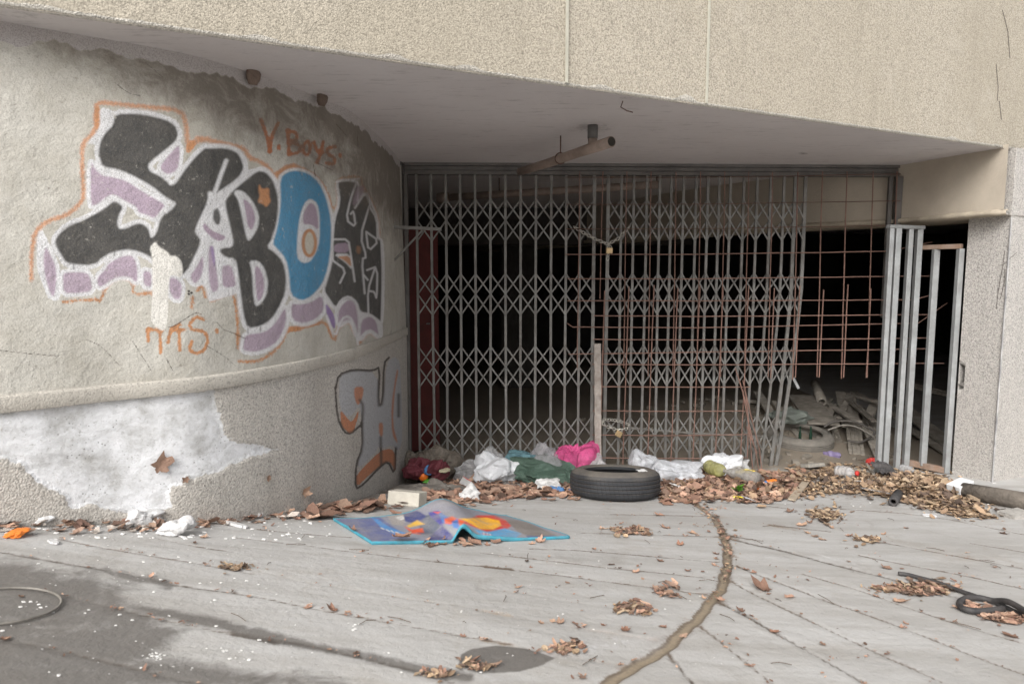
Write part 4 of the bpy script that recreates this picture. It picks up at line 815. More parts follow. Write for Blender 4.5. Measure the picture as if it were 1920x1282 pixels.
for q, c_ in (([(80, 200), (330, 190), (560, 330), (330, 380)], lin(112, 118, 152)), ([(260, 200), (420, 180), (640, 340), (380, 370)], lin(98, 106, 150)), ([(370, 190), (410, 200), (500, 260), (640, 310), (600, 340), (440, 262)], lin(74, 140, 200)), ([(480, 170), (640, 150), (600, 250), (520, 240)], lin(156, 150, 146)),
    ([(600, 165), (700, 140), (770, 180), (720, 255), (610, 215)], NAV), ([(760, 180), (830, 150), (880, 240), (820, 310), (700, 310), (720, 250)], SLT), ([(780, 155), (850, 140), (940, 210), (880, 255), (800, 190)], lin(74, 72, 150)), ([(755, 355), (820, 305), (880, 250), (990, 350), (900, 375), (760, 370)], lin(64, 66, 124)), ([(500, 345), (740, 330), (770, 370), (520, 395)], lin(132, 138, 156)),
    ([(610, 255), (660, 278), (740, 265), (748, 300), (690, 300), (725, 312), (660, 305)], lin(218, 82, 44)), ([(625, 250), (700, 210), (755, 238), (700, 250), (640, 262)], lin(236, 184, 40)), ([(540, 185), (600, 175), (605, 205), (560, 205)], lin(190, 188, 184)),
    ([(850, 150), (930, 190), (1010, 260), (960, 290), (880, 220)], lin(76, 130, 196)), ([(880, 235), (1000, 260), (1060, 275), (1010, 340), (970, 330)], lin(150, 152, 156)), ([(895, 200), (950, 182), (1000, 205), (940, 240), (900, 235)], lin(232, 96, 42)), ([(815, 150), (870, 150), (850, 165)], lin(226, 90, 44)), ([(990, 200), (1045, 215), (1025, 245), (985, 240)], lin(232, 96, 42)), ([(950, 220), (992, 198), (1005, 275), (960, 262)], lin(60, 120, 196)),
    ([(1030, 230), (1130, 175), (1250, 175), (1335, 205), (1380, 250), (1310, 295), (1200, 292), (1100, 255)], lin(198, 60, 46)), ([(1005, 198), (1200, 192), (1290, 212), (1305, 248), (1245, 278), (1150, 272), (1060, 222)], lin(244, 182, 42)), ([(1110, 275), (1200, 296), (1330, 268), (1450, 305), (1400, 345), (1190, 345)], lin(90, 156, 200)), ([(1330, 200), (1480, 220), (1720, 325), (1520, 335), (1420, 290)], lin(124, 116, 110)), ([(1485, 318), (1560, 325), (1690, 318), (1690, 348), (1500, 348)], lin(66, 72, 124)), ([(1240, 335), (1320, 325), (1320, 362), (1250, 368)], lin(76, 86, 150)), ([(1170, 300), (1240, 320), (1240, 330), (1170, 310)], lin(186, 64, 84))):
    mp2.fill(M_(*q), c_, 3.0, .95)
for q in ([(1180, 300), (1180, 318)], [(1205, 305), (1205, 322)], [(1225, 310), (1228, 326)], [(440, 265), (460, 275)], [(478, 278), (500, 290)], [(512, 284), (530, 298)], [(545, 296), (570, 304)], [(585, 310), (612, 322)], [(560, 190), (592, 182), (604, 196), (580, 206)]):
    mp2.line(M_(*q), 2.2, lin(216, 214, 212), 1.5, .8)
TEAL = lin(62, 146, 166)
pmat = thing('play_mat', 'rumpled padded play mat in grimy blue, orange and yellow with turquoise edging', 'mat', tuple(grd(850, 1000)))
top_ = mesh('mat_top', MV, grid_faces(nv, nu), paint_mat('mat_print', .8, (.33, .31, .29), .66, 7), pmat, True); attr(top_, 'paint', mp2.c)
I = np.arange(nu * nv).reshape(nv, nu); ring_ = list(I[-1, :]) + list(I[::-1, -1])[1:] + list(I[0, ::-1])[1:] + list(I[:, 0])[1:-1]
cen = MV.mean(0); side = []
for k in ring_:
    side.append(MV[k])
RV = np.array(side); outv = (RV - cen) * [1, 1, 0]; outv /= np.linalg.norm(outv, axis=1, keepdims=True)
low = RV.copy(); low[:, 2] = np.maximum(gz(low[:, 0], low[:, 1]) + .001, RV[:, 2] - .018)
g = G(); n_ = len(RV); a1 = RV + outv * .004 + [0, 0, .002]; a2 = (RV + low) / 2 + outv * .007; a3 = low + outv * .002
g.add(list(RV) + list(a1) + list(a2) + list(a3), [(r * n_ + i, r * n_ + (i + 1) % n_, (r + 1) * n_ + (i + 1) % n_, (r + 1) * n_ + i) for r in range(3) for i in range(n_)])
g.build('mat_edging', simple('turquoise_piping', TEAL, .6, .25, 20, dirt_shade=(.25, .25, .24), dirt_amt=.3), pmat, True)
under = MV.copy(); under[:, 2] = np.maximum(gz(MV[:, 0], MV[:, 1]) + .001, MV[:, 2] - .016); mesh('mat_underside', under, grid_faces(nv, nu), simple('turquoise_backing', lin(58, 150, 176), .8), pmat, True)

# ================================================================= crumpled bags, sheets and paper
import bmesh
def ico(sub):
    bm = bmesh.new(); bmesh.ops.create_icosphere(bm, subdivisions=sub, radius=1); V = [v.co.copy() for v in bm.verts]; Fc = [[v.index for v in f.verts] for f in bm.faces]; bm.free(); return V, Fc
ICO3 = ico(5); ICO2 = ico(4)
def crumple(c, d, seed, name, label, cat, mat, rz=0, group=None, amp=1.0, flat=.0, geom=None, parent=None, lean=0):
    """a crumpled soft bag about d = (x, y, z) metres across, resting on the ground at c"""
    V, Fc = geom or ICO3; out = []; o = Vector((seed * 7.3, seed * 3.1, seed * 1.7)); R = Matrix.Rotation(rz, 3, 'Z')
    rr = random.Random(seed * 17 + 3); tri = lambda t: abs((t % 2) - 1) - .5
    dirs = [(Vector((rr.gauss(0, 1), rr.gauss(0, 1), rr.gauss(0, 1))).normalized(), f, rr.uniform(0, 2), a_) for f, a_ in ((.9, .20), (1.2, .18), (1.7, .14), (2.1, .12), (2.9, .09), (3.7, .07), (4.6, .055), (6.1, .04), (8, .03))]
    pins = [Vector((rr.gauss(0, 1), rr.gauss(0, 1), abs(rr.gauss(.2, .6)))).normalized() for _ in range(4)]
    for v in V:
        n1 = noise.noise(v * 1.1 + o); n2 = 1 - 2 * abs(noise.noise(v * 2.1 + o * 2)); n3 = 1 - 2 * abs(noise.noise(v * 4.3 + o * 3)); n4 = 1 - 2 * abs(noise.noise(v * 9 + o))
        wv = noise.noise_vector(v * 1.6 + o) * .28
        vw = v + wv * .9; k = 1 + amp * (.26 * n1 + .05 * n2 + .03 * n4 + 1.35 * sum(a_ * tri(vw.dot(d_) * f + ph) for d_, f, ph, a_ in dirs))
        k += amp * sum(.55 * max(0, v.dot(q_) - .80) / .20 for q_ in pins)
        p = (v + wv * amp) * k; p = Vector((p.x * d[0] / 2, p.y * d[1] / 2, p.z * d[2] * .55 + d[2] * .38)); p.x += p.z * lean
        p = R @ p; q = Vector(c) + p; gl = float(gz(q.x, q.y)) + .004
        lo = gl if flat == 0 else c[2]
        if q.z < lo: q.z = lo + .003 * noise.noise(v * 6)
        out.append(q)
    o = mesh(name, [tuple(p) for p in out], Fc, mat, parent, False)
    return tag(o, label, cat, group) if parent is None else o
def sheet(c, w, l, seed, name, label, cat, mat, rz=0, group=None, amp=.25, tilt=(0, 0), n=22, lift=0.0):
    """a creased sheet (paper, film, foil) dropped on the ground"""
    o = Vector((seed * 5.1, seed * 2.3, 0)); V = []; R = Matrix.Rotation(rz, 3, 'Z')
    for j in range(n):
        for i in range(n):
            u, v = i / (n - 1) - .5, j / (n - 1) - .5
            e = 1 + .25 * noise.noise(Vector((u * 3, v * 3, seed))); p = Vector((u * w * e, v * l * e, 0))
            h = (1 - 2 * abs(noise.noise(Vector((u * 2.3, v * 2.3, 0)) + o))) * .6 + (1 - 2 * abs(noise.noise(Vector((u * 5, v * 5, 3)) + o))) * .3 + noise.noise(Vector((u * 11, v * 11, 6)) + o) * .15
            p.z = (h + .5) * amp * min(w, l) * .5 + u * tilt[0] + v * tilt[1]
            q = R @ p; q = q + Vector(c); q.z = max(float(gz(q.x, q.y)) + .004, q.z + lift); V.append(q)
    return tag(mesh(name, [tuple(p) for p in V], grid_faces(n, n), mat, None, True), label, cat, group)
def at(x, y, up=0.0):
    p = grd(x, y)
    if p[1] > 5.03 and x < 1475: p = aty(x, y, 5.03); p[2] = float(gz(p[0], p[1]))   # in front of the gate
    p[2] += up; return p
def scale(x, y): return grd(x, y)[1] / F             # metres per photo pixel there
white = plastic('thin_white_plastic', (.86, .88, .91), 1, .3, .12, .05); clear = plastic('clear_film', (.76, .76, .77), .5, .1, .15); greyf = plastic('grey_film', (.52, .51, .53), .55, .15, .15)
pink = plastic('pink_plastic', (.92, .14, .38), .97, .2, .2); pinkc = plastic('pale_pink_film', (.72, .45, .46), .5, .3, .3); teal = plastic('teal_film', (.21, .40, .46), .9, .25, .15); green = plastic('dark_green_plastic', (.095, .155, .12), 1, .32, .15)
brownf = plastic('dirty_brown_film', (.30, .26, .215), .85, .4, .2); maroon = plastic('maroon_plastic', (.20, .045, .06), 1, .45, .2); dusty = plastic('dusty_grey_sheet', (.24, .22, .195), 1, .7, .1); whiteb = plastic('milky_plastic', (.78, .80, .84), .95, .25, .15, .06)
paper = simple('white_paper', (.70, .70, .70), .6, .12, 30, bump=.004, dirt_shade=(.34, .32, .30), dirt_amt=.6)
BG = [  # px, py (ground contact), width px, height px, depth m, material, label, lean, rz
    (934, 903, 88, 50, .20, white, 'white plastic carrier bag lying between the clear film and the green sack', 0, .2),
    (1003, 884, 66, 34, .22, teal, 'thin teal plastic bag half tucked behind the green sack', 0, .1),
    (1022, 906, 118, 36, .26, green, 'dark green plastic sack slumped left of the tyre', 0, -.1),
    (1012, 876, 56, 46, .2, greyf, 'greyish see-through bag standing up behind the teal bag', .1, .4),
    (1066, 884, 74, 58, .22, pink, 'bright pink plastic bag on top of the rubbish heap', .25, .5),
    (1070, 890, 70, 30, .2, pinkc, 'pale pink clear film spilling out below the bright pink bag', 0, .1),
    (1116, 880, 40, 34, .14, clear, 'small clear bag by the foot of the wooden post', 0, .3),
    (1214, 880, 46, 34, .16, whiteb, 'small milky bag standing against the mesh behind the tyre', -.1, .2),
    (1272, 903, 86, 30, .22, whiteb, 'large milky white bag flattened right of the tyre', 0, -.1),
    (1350, 887, 52, 34, .2, white, 'bluish white plastic bag propped against the mesh above the bottles', .1, .3),
    (1386, 886, 40, 24, .15, clear, 'clear crumpled film right of the bluish white bag', 0, .1),
    (882, 898, 56, 36, .18, clear, 'clear crumpled film left of the white carrier bag', 0, .3),
    (914, 874, 46, 28, .16, clear, 'clear film bag behind the white carrier bag', 0, .2),
    (815, 872, 66, 34, .26, brownf, 'big dirty brown film bag leaning on the left end of the gate', 0, .2),
    (777, 884, 34, 38, .2, brownf, 'narrow dirty film bag squeezed into the corner by the wall end', 0, .2),
    (782, 894, 40, 30, .14, maroon, 'maroon net bag in the corner by the wall end', 0, .2),
    (822, 896, 30, 30, .12, maroon, 'curled maroon plastic bag beside the orange balls', .2, .6),
    (790, 926, 70, 18, .16, dusty, 'dust-covered grey plastic sheet by the wall corner', 0, .15), (826, 926, 54, 20, .14, dusty, 'crumpled dusty grey sheet right of the wall corner', 0, -.3)]
for i, (x, y, w_, h_, dy, m_, lab, ln_, rz) in enumerate(BG):
    p = at(x, y) if m_ is not maroon else aty(x, y - 4, 4.84); sc_ = p[1] / F; p = p if m_ is maroon else p + [0, min(dy * .3, max(0, 5.06 - p[1])), 0]; p[2] = p[2] if m_ is maroon else float(gz(p[0], p[1])); h_ += max(0, float(proj(p)[1]) - y); dy = min(dy, .24)
    crumple(p, (w_ * sc_, dy, h_ * sc_), i + 3, 'plastic_bag', lab, 'bag', m_, rz, 'plastic bags in the rubbish at the gate', 1.0, lean=ln_)
blu = simple('blue_print', (.08, .25, .62), .5)
def blob(x, y, w, h, dy, seed, name, label, cat, mat, group=None, amp=.6, up=0):
    p = at(x, y, up); s_ = p[1] / F; return crumple(p, (w * s_, dy, h * s_), seed, name, label, cat, mat, seed * .7, group, amp, geom=ICO2)
for i, (x, y, w, h, lab) in enumerate([(880, 938, 34, 24, 'crumpled greyish tissue on the leaves left of the green sack'), (322, 1002, 50, 28, 'large crumpled white foil at the foot of the plinth'), (262, 985, 48, 32, 'crumpled white foil leaning among the leaves by the plinth'), (300, 980, 40, 30, 'grey-white crumpled foil behind the largest foil piece'), (1232, 884, 18, 16, 'small white paper scrap resting in the tyre'), (68, 982, 44, 24, 'crumpled white paper at the left foot of the plinth')]):
    if 'tyre' in lab: sheet(np.array([.80, 4.02, float(gz(.80, 4.02)) + .165]), .06, .05, 5, 'paper_scrap', lab, 'paper', paper, .4, 'crumpled paper scraps', lift=.01)
    else: blob(x, y, w, h, w * scale(x, y) * .7, 40 + i, 'paper_scrap', lab, 'paper', paper, 'crumpled paper scraps', .9)
SH = [(1028, 918, 50, 24, 'white tissue lying on the leaves before the green sack', paper), (1126, 878, 22, 16, 'small white paper beside the wooden post', paper), (827, 922, 22, 12, 'white paper corner sticking out of the leaves by the wall end', paper), (1180, 916, 10, 8, 'tiny white scrap under the tyre edge', paper), (1268, 918, 16, 12, 'little white card on the leaves right of the tyre', paper), (1404, 943, 26, 10, 'clear wrapper lying on the concrete in front of the leaf bank', whiteb), (1640, 928, 48, 12, 'crumpled clear film on the leaf bank near the black tube', clear), (1455, 918, 14, 10, 'white paper curl on the leaf bank', paper), (1612, 908, 12, 10, 'white scrap under the red-capped bottle', paper), (716, 912, 1, 1, '', None)]
for i, (x, y, w, h, lab, m_) in enumerate(SH):
    if not m_: continue
    p = at(x, y, .02); s_ = p[1] / F; sheet(p, w * s_, max(h * s_ * 1.8, .03), 60 + i, 'litter_scrap', lab, 'litter', m_, i * .4, 'flat scraps of litter', .3, (0, .02))
cols = {'orange': (.80, .22, .03), 'yellow': (.85, .66, .05), 'blue': (.08, .20, .42), 'green': (.12, .45, .06), 'cream': (.62, .56, .40), 'red': (.6, .05, .04), 'lilac': (.22, .18, .32), 'dk': (.06, .065, .075)}
CM = {k: simple('scrap_' + k, v, .5, .15, 10) for k, v in cols.items()}
for i, (x, y, w, h, k, nm, lab, cat) in enumerate([(1396, 892, 30, 14, 'yellow', 'wrapper', 'yellow wrapper beside the clear bottle at the mesh', 'wrapper'), (1444, 908, 20, 10, 'orange', 'wrapper', 'orange wrapper on the leaf bank right of the mesh', 'wrapper'), (1424, 922, 16, 6, 'orange', 'wrapper', 'small orange wrapper flat on the leaf bank', 'wrapper'), (1385, 936, 9, 6, 'yellow', 'wrapper', 'tiny yellow wrapper at the edge of the leaves', 'wrapper'), (1436, 910, 10, 8, 'blue', 'wrapper', 'small blue wrapper left of the orange one', 'wrapper'), (1050, 924, 20, 12, 'blue', 'wrapper', 'blue wrapper in the leaves left of the tyre', 'wrapper'), (1072, 926, 14, 10, 'blue', 'wrapper', 'blue scrap touching the left side of the tyre', 'wrapper'), (810, 904, 28, 6, 'green', 'wrapper', 'bright green plastic strip beside the orange balls', 'wrapper'), (803, 888, 18, 14, 'blue', 'wrapper', 'dark blue scrap between the orange balls and maroon bag', 'wrapper'), (836, 884, 22, 8, 'cream', 'wrapper', 'cream coloured wrapper right of the curled maroon bag', 'wrapper'), (28, 1006, 38, 14, 'orange', 'wrapper', 'yellow-orange sponge piece on the ramp at the far left', 'wrapper'), (1560, 858, 26, 14, 'lilac', 'wrapper', 'lilac cloth scrap before the dusty tyre', 'cloth'), (1634, 872, 18, 16, 'red', 'wrapper', 'reddish scrap left of the barred panel', 'wrapper')]):
    p = at(x, y, .0) if x > 850 or x < 700 else aty(x, y, 4.78); s_ = p[1] / F; crumple(p, (w * s_, .05, max(h * s_, .02)), 80 + i, nm, lab, cat, CM[k], i * .5, 'coloured wrappers and scraps', .7, geom=ICO2)
sponge = CM['orange']
for i, (x, y, r, lab) in enumerate([(771, 892, 8.5, 'shiny orange ball in the corner, the left one'), (794, 901, 9.5, 'shiny orange ball next to the green strip, the right one')]):
    p = aty(x, y, 4.80); s_ = p[1] / F; g = G(); g.lathe([(.001, -1), (.38, -.93), (.71, -.71), (.93, -.38), (1, 0), (.93, .38), (.71, .71), (.38, .93), (.12, .97), (.06, .90), (.001, .88)], (0, 0, 0), None, 20)
    g.v = [(p[0] + a * r * s_, p[1] + b * r * s_, p[2] + (c + .95) * r * s_) for a, b, c in g.v]; tag(g.build('orange_ball', simple('orange_skin', (.85, .19, .02), .3, .1, 8), None, True), lab, 'ball', 'orange balls')
# boxes
def box_thing(x, y, w, d, h, rz, name, label, cat, mat, group=None, tilt=0, up=0):
    p = at(x, y, up); R = ground_frame(p) @ Matrix.Rotation(rz, 3, 'Z') @ Matrix.Rotation(tilt, 3, 'X'); c = Vector(p) + R @ Vector((0, 0, h / 2)); g = G().box(c, (w, d, h), R)
    o = g.build(name, mat, None); bevel(o, .004, 2); return tag(o, label, cat, group)
stone = simple('pale_block', (.58, .55, .48), .9, .12, 9, dirt_shade=(.36, .32, .27), dirt_amt=.5, bump=.004)
box_thing(763, 946, .19, .10, .075, -.12, 'stone_block', 'pale stone block lying at the foot of the wall end', 'block', stone)
sb = thing('carton', 'small white and red carton tipped on the leaves near the wall end', 'carton', tuple(at(873, 912)))
p = Vector(at(873, 912)); R = Matrix.Rotation(.5, 3, 'Z') @ Matrix.Rotation(.6, 3, 'Y'); bevel(G().box(p + Vector((0, 0, .03)), (.06, .05, .05), R).build('box_body', paper, sb), .002); G().box(p + R @ Vector((-.006, -.0, .0262)) + Vector((0, 0, .03)), (.046, .051, .004), R).build('red_panel', CM['red'], sb)
cb = thing('carton', 'white carton with a yellow stripe wedged between the pier and the concrete tube', 'carton', tuple(at(1808, 930)))
p = Vector(at(1806, 934)); R = Matrix.Rotation(.35, 3, 'Z') @ Matrix.Rotation(-.25, 3, 'Y'); bevel(G().box(p + Vector((0, .03, .055)), (.13, .09, .085), R).build('box_body', simple('white_card', (.72, .73, .74), .6, .06), cb), .003)
G().box(p + Vector((0, .03, .055)) + R @ Vector((-.02, -.0465, -.005)), (.03, .002, .05), R).build('stripe', CM['yellow'], cb)
for i, (x, y, w, d, h, rz, lab) in enumerate([(442, 986, .12, .03, .012, -.05, 'long thin white plaster strip lying before the plinth'), (478, 968, .075, .04, .02, -.1, 'thick white plaster flake against the plinth, right of the strip'), (100, 1018, .05, .025, .008, .0, 'flat white plaster flake on the ramp at the far left')]):
    p = at(x, y); rr = random.Random(i); g = G(); n_ = 14
    o2 = [(w / 2 * math.cos(a) * (1 + .18 * rr.uniform(-1, 1)) * (1.25 if abs(math.cos(a)) < .8 else 1), d / 2 * math.sin(a) * (1 + .2 * rr.uniform(-1, 1))) for a in np.linspace(0, 2 * math.pi, n_ + 1)[:-1]]
    R = ground_frame(p) @ Matrix.Rotation(rz, 3, 'Z'); V = [tuple(Vector(p) + R @ Vector((a, b, z))) for z in (.002, h) for a, b in o2]
    g.add(V, [tuple(range(n_))[::-1], tuple(range(n_, 2 * n_))] + [(k, (k + 1) % n_, n_ + (k + 1) % n_, n_ + k) for k in range(n_)]); tag(g.build('plaster_flake', paper, None), lab, 'plaster', 'larger plaster flakes')
# tubes, lids, hose
fib = simple('concrete_tube', (.175, .15, .125), .9, .3, 12, dirt_shade=(.08, .07, .06), dirt_amt=.6, bump=.008, bscale=40)
ta, tb_ = at(1806, 934, .05), at(1960, 962, .05)
ct = G().lathe([(.036, 0), (.052, 0), (.053, .25), (.052, .62), (.036, .62), (.036, .3), (.036, 0)], ta, (Vector(tb_) - Vector(ta)).to_track_quat('Z', 'Y').to_matrix(), 24); ct = ct.build('concrete_tube', fib, None, True)
tag(ct, 'broken grey-brown fibre-cement tube lying at the foot of the pier', 'tube')
blk = simple('black_rubber', (.035, .035, .037), .65, .3, 12, dirt_shade=(.15, .13, .12), dirt_amt=.5)
a_, b_ = at(1674, 949, .028), at(1692, 921, .032); tag(G().lathe([(.014, 0), (.027, 0), (.028, .16), (.027, .30), (.014, .30), (.014, .05)], a_, (Vector(b_) - Vector(a_)).to_track_quat('Z', 'Y').to_matrix(), 20, closed=True).build('rubber_tube', blk, None, True), 'short black rubber tube with its open end toward the viewer, on the leaf edge', 'tube')
p = at(1743, 967); tag(G().lathe([(.0, .006), (.030, .005), (.034, .007), (.037, .004), (.036, .001), (0, .001)], p, ground_frame(p), 28).build('jar_lid', simple('white_tin', (.76, .76, .77), .35, .05), None, True), 'round white lid lying flat on the concrete before the leaf bank', 'lid')
hp = [(1684, 1079), (1700, 1081), (1720, 1086), (1760, 1097), (1800, 1112), (1835, 1124), (1870, 1136), (1905, 1152), (1960, 1178)]
lp_ = [(1880, 1148), (1850, 1152), (1822, 1152), (1803, 1146), (1799, 1136), (1812, 1128), (1835, 1127), (1862, 1133), (1890, 1146), (1935, 1172), (1990, 1200)]
hose = thing('rubber_hose', 'black rubber hose lying in a joint of the ramp with one end looped', 'hose', tuple(at(1750, 1095)))
def smooth3(pts, k=6):
    P = np.array(pts); t = np.arange(len(P)); return smooth_path(np.linspace(0, len(P) - 1, (len(P) - 1) * k + 1), t, P)
G().tube(smooth3([at(x, y, .010) for x, y in hp]), .0078, 10).build('straight_length', blk, hose, True); G().tube(smooth3([at(x, y, .014 + (.02 if i > 7 else 0)) for i, (x, y) in enumerate(lp_)]), .0105, 10).build('looped_end', blk, hose, True)
mc = grd(2, 1138); tag(G().tube([Vector(mc) + ground_frame(mc) @ Vector((.123 * math.cos(a), .123 * math.sin(a), .006)) for a in np.linspace(0, 2 * math.pi, 65)[:-1]], .0032, 8, closed=True).build('wire_ring', simple('pale_wire', (.25, .235, .21), .6, .3, 20, dirt_shade=(.14, .12, .10), dirt_amt=.6), None, True), 'thin pale metal ring lying on the damp ramp at the left edge', 'ring')
# bottles
def bottle(pa, pb, r, name, label, body, cap=None, rib=False):
    a, b = Vector(pa), Vector(pb); L = (b - a).length; d = b - a; R = d.to_track_quat('Z', 'Y').to_matrix(); t = thing(name, label, 'bottle', tuple(a), 'plastic bottles')
    pr = [(.001, .004), (r * .8, 0), (r, .02 * L / .2)]; N_ = 14
    for k in range(N_): z = L * (.12 + .56 * k / (N_ - 1)); pr.append((r * (1 - (.07 if (rib and k % 2) else .0) - .05 * math.sin(k * 1.3)), z))
    pr += [(r * .9, L * .74), (r * .55, L * .86), (r * .36, L * .92), (r * .36, L * .985)]
    o = G().lathe(pr, a, R, 22).build('bottle_body', body, t, True)
    for v in o.data.vertices: v.co += Vector(noise.noise_vector(v.co * 9)) * r * .22
    if cap: G().lathe([(0, L * 1.06), (r * .40, L * 1.06), (r * .44, L * 1.04), (r * .44, L * .96), (r * .3, L * .96)], a, R, 18).build('cap', cap, t, True)
yb = plastic('yellow_green_pet', (.52, .50, .20), .8, .12, .3); cbm = plastic('cloudy_pet', (.50, .48, .45), .8, .15, .3)
bottle(at(1353, 899, .065), at(1318, 888, .08), .048, 'plastic_bottle', 'yellowish plastic bottle lying by the mesh under the bluish bag', yb)
bottle(at(1422, 910, .05), at(1356, 900, .07), .042, 'plastic_bottle', 'ribbed clear bottle lying on the leaves right of the yellowish one', cbm, None, True)
bottle(at(1568, 895, .05), at(1606, 901, .055), .042, 'plastic_bottle', 'clear bottle with a red cap on the leaf bank by the gap', clear, CM['red'])
bottle(at(1690, 884, .03), at(1716, 890, .03), .03, 'plastic_bottle', 'small clear bottle at the foot of the barred panel', clear)
p = at(1655, 892); sheet(p + [0, 0, .03], .16, .14, 71, 'rubber_scrap', 'folded dark rubber scrap leaning at the foot of the barred panel', 'scrap', blk, .4, None, .5, (0, .05))
# green weed
wg = G(); p0 = at(1386, 926); rr = random.Random(3)
for k in range(26):
    a = rr.uniform(0, 6.28); l_ = rr.uniform(.02, .055); q = Vector(p0) + Vector((rr.uniform(-.02, .02), rr.uniform(-.01, .01), rr.uniform(.005, .05))); d = Vector((math.cos(a), math.sin(a) * .6, rr.uniform(.1, .9))).normalized(); x = d.cross(Vector((0, 0, 1))).normalized() * l_ * .25
    wg.add([q, q + d * l_ * .5 + x, q + d * l_, q + d * l_ * .5 - x], [(0, 1, 2, 3)])
wd = thing('weed', 'small fresh green weed sprouting through the leaf bank', 'weed', tuple(p0)); wg.build('leaves', simple('fresh_leaf', (.12, .28, .03), .5), wd); G().tube([p0, p0 + [0.004, 0, .05]], .0015, 5).build('stem', simple('fresh_stem', (.14, .24, .05), .6), wd)

# ================================================================= rubble inside the garage
plank_m = [simple('dusty_board', c_, .9, .3, 9, dirt_shade=(.12, .10, .08), dirt_amt=.6, bump=.004) for c_ in ((.40, .365, .315), (.33, .30, .26), (.47, .43, .375))]
def inz(x, y, Y): return aty(x, y, Y)
PL = [((1592, 742, 7.2), (1606, 862, 5.75), .13, 'grooved board sloping down to the front of the rubble'), ((1503, 742, 7.2), (1545, 795, 6.2), .28, 'wide flat board on the left of the rubble'), ((1575, 735, 7.4), (1590, 800, 6.4), .10, 'broad upright board in the middle of the rubble'),
      ((1540, 738, 7.3), (1572, 830, 6.2), .06, 'narrow batten left of the grooved board'), ((1588, 748, 7.0), (1640, 790, 6.2), .06, 'short pale batten right of the grooved board'), ((1585, 737, 7.4), (1665, 760, 6.5), .05, 'long batten lying to the barred panel'), ((1600, 735, 7.6), (1700, 790, 6.3), .08, 'dark board behind the barred panel'),
      ((1610, 760, 6.8), (1660, 840, 5.9), .05, 'thin dark batten crossing toward the panel'), ((1420, 735, 7.3), (1462, 800, 6.2), .09, 'board behind the bent end of the gate'), ((1450, 752, 7.0), (1510, 840, 6.0), .05, 'batten lying behind the bent end of the gate'), ((1690, 760, 7), (1790, 850, 5.9), .16, 'broad board behind the side gate'), ((1700, 720, 7.5), (1790, 742, 6.6), .2, 'corrugated sheet high behind the side gate'), ((1700, 800, 6.6), (1780, 862, 5.7), .08, 'low batten behind the side gate'),
      ((1560, 765, 6.8), (1530, 850, 5.9), .07, 'tilted batten by the dusty tyre'), ((1625, 800, 6.3), (1650, 868, 5.6), .09, 'short board end beside the panel foot')]
_r = random.Random(21)
for k in range(16):
    x_ = _r.uniform(1425, 1700); y_ = _r.uniform(742, 775); dx_ = _r.uniform(-60, 60); PL.append(((x_, y_, _r.uniform(6.9, 7.5)), (x_ + dx_, y_ + _r.uniform(35, 85), _r.uniform(6.0, 6.5)), _r.uniform(.03, .1), ('dusty board lying somewhere in the rubble heap inside the garage')))
for i, ((x1, y1, Y1), (x2, y2, Y2), w_, lab) in enumerate(PL):
    a, b = Vector(inz(x1, y1, Y1)), Vector(inz(x2, y2, Y2)); g = G(); b.z = max(b.z, float(gz(b.x, b.y)) + .02)
    if 'grooved' in lab or 'corrugated' in lab:
        for k in range(4):
            sx = (a - b).cross(Vector((0, 0, 1))).normalized() * w_ * ((k - 1.5) / 4); g.bar(a + sx, b + sx, w_ / 4 * .98, .012 + .012 * (k % 2))
    else: g.bar(a, b, w_, .022)
    o = g.build('board', plank_m[i % 3], None); bevel(o, .003, 1); tag(o, lab, 'board', 'boards in the rubble inside the garage')
s = N('dusty_rubber'); col = s.ramp(s.noise(9, 6, .7), (.3, (.15, .14, .125)), (.7, (.25, .23, .20))); dr_ = s.fin(col, .9, s.bump(s.noise(90, 3), .003))
tp = inz(1505, 838, 6.0); lying_tyre(np.array([tp[0], 6.1, float(gz(tp[0], 6.1)) + .004]), Matrix.Rotation(.12, 3, 'X'), .30, .15, dr_, 'tyre', 'dust-covered tyre lying among the boards inside the garage')
gcl = simple('glass_green', (.02, .055, .035), .25, .1)
for i, (x, lab) in enumerate(((1500, 'left green bottle neck standing in the dusty tyre'), (1520, 'right green bottle neck standing in the dusty tyre'))):
    q = np.array([aty(x, 815, 6.1)[0], 6.1, float(gz(tp[0], 6.1)) + .02]); tag(G().lathe([(0, 0), (.014, 0), (.014, .09), (.007, .13), (.007, .165), (.009, .17), (0, .171)], q, None, 14).build('glass_bottle', gcl, None, True), lab, 'bottle', 'green glass bottles in the tyre')
tq = inz(1541, 754, 6.9); tag(G().lathe([(.032, 0), (.046, 0), (.046, .5), (.032, .5), (.032, .02)], tq, (Vector((.25, .9, .25))).to_track_quat('Z', 'Y').to_matrix(), 20, closed=True).build('cardboard_tube', plank_m[2], None, True), 'grey cardboard tube with its open end showing in the rubble', 'tube')
crumple(inz(1484, 784, 6.3) - np.array([0, 0, .05]), (.32, .2, .14), 31, 'cloth_heap', 'pale green crumpled cloth behind the bent end of the gate', 'cloth', plastic('pale_green_cloth', (.26, .29, .26), 1, .9, .1), .2, None, .8, 1, ICO3)
wg2 = G(); wc = simple('old_cable', (.12, .11, .10), .7); wcl = simple('pale_cable', (.30, .28, .25), .8)
wc1 = smooth3([inz(*q) for q in ((1545, 800, 6.1), (1565, 790, 6.1), (1600, 790, 6.05), (1625, 800, 6), (1640, 812, 5.95), (1615, 828, 5.9), (1590, 826, 5.9))]); tag(G().tube(wc1, .010, 6).build('cable', wc, None, True), 'dark cable arching over the rubble', 'cable', 'cables on the rubble')
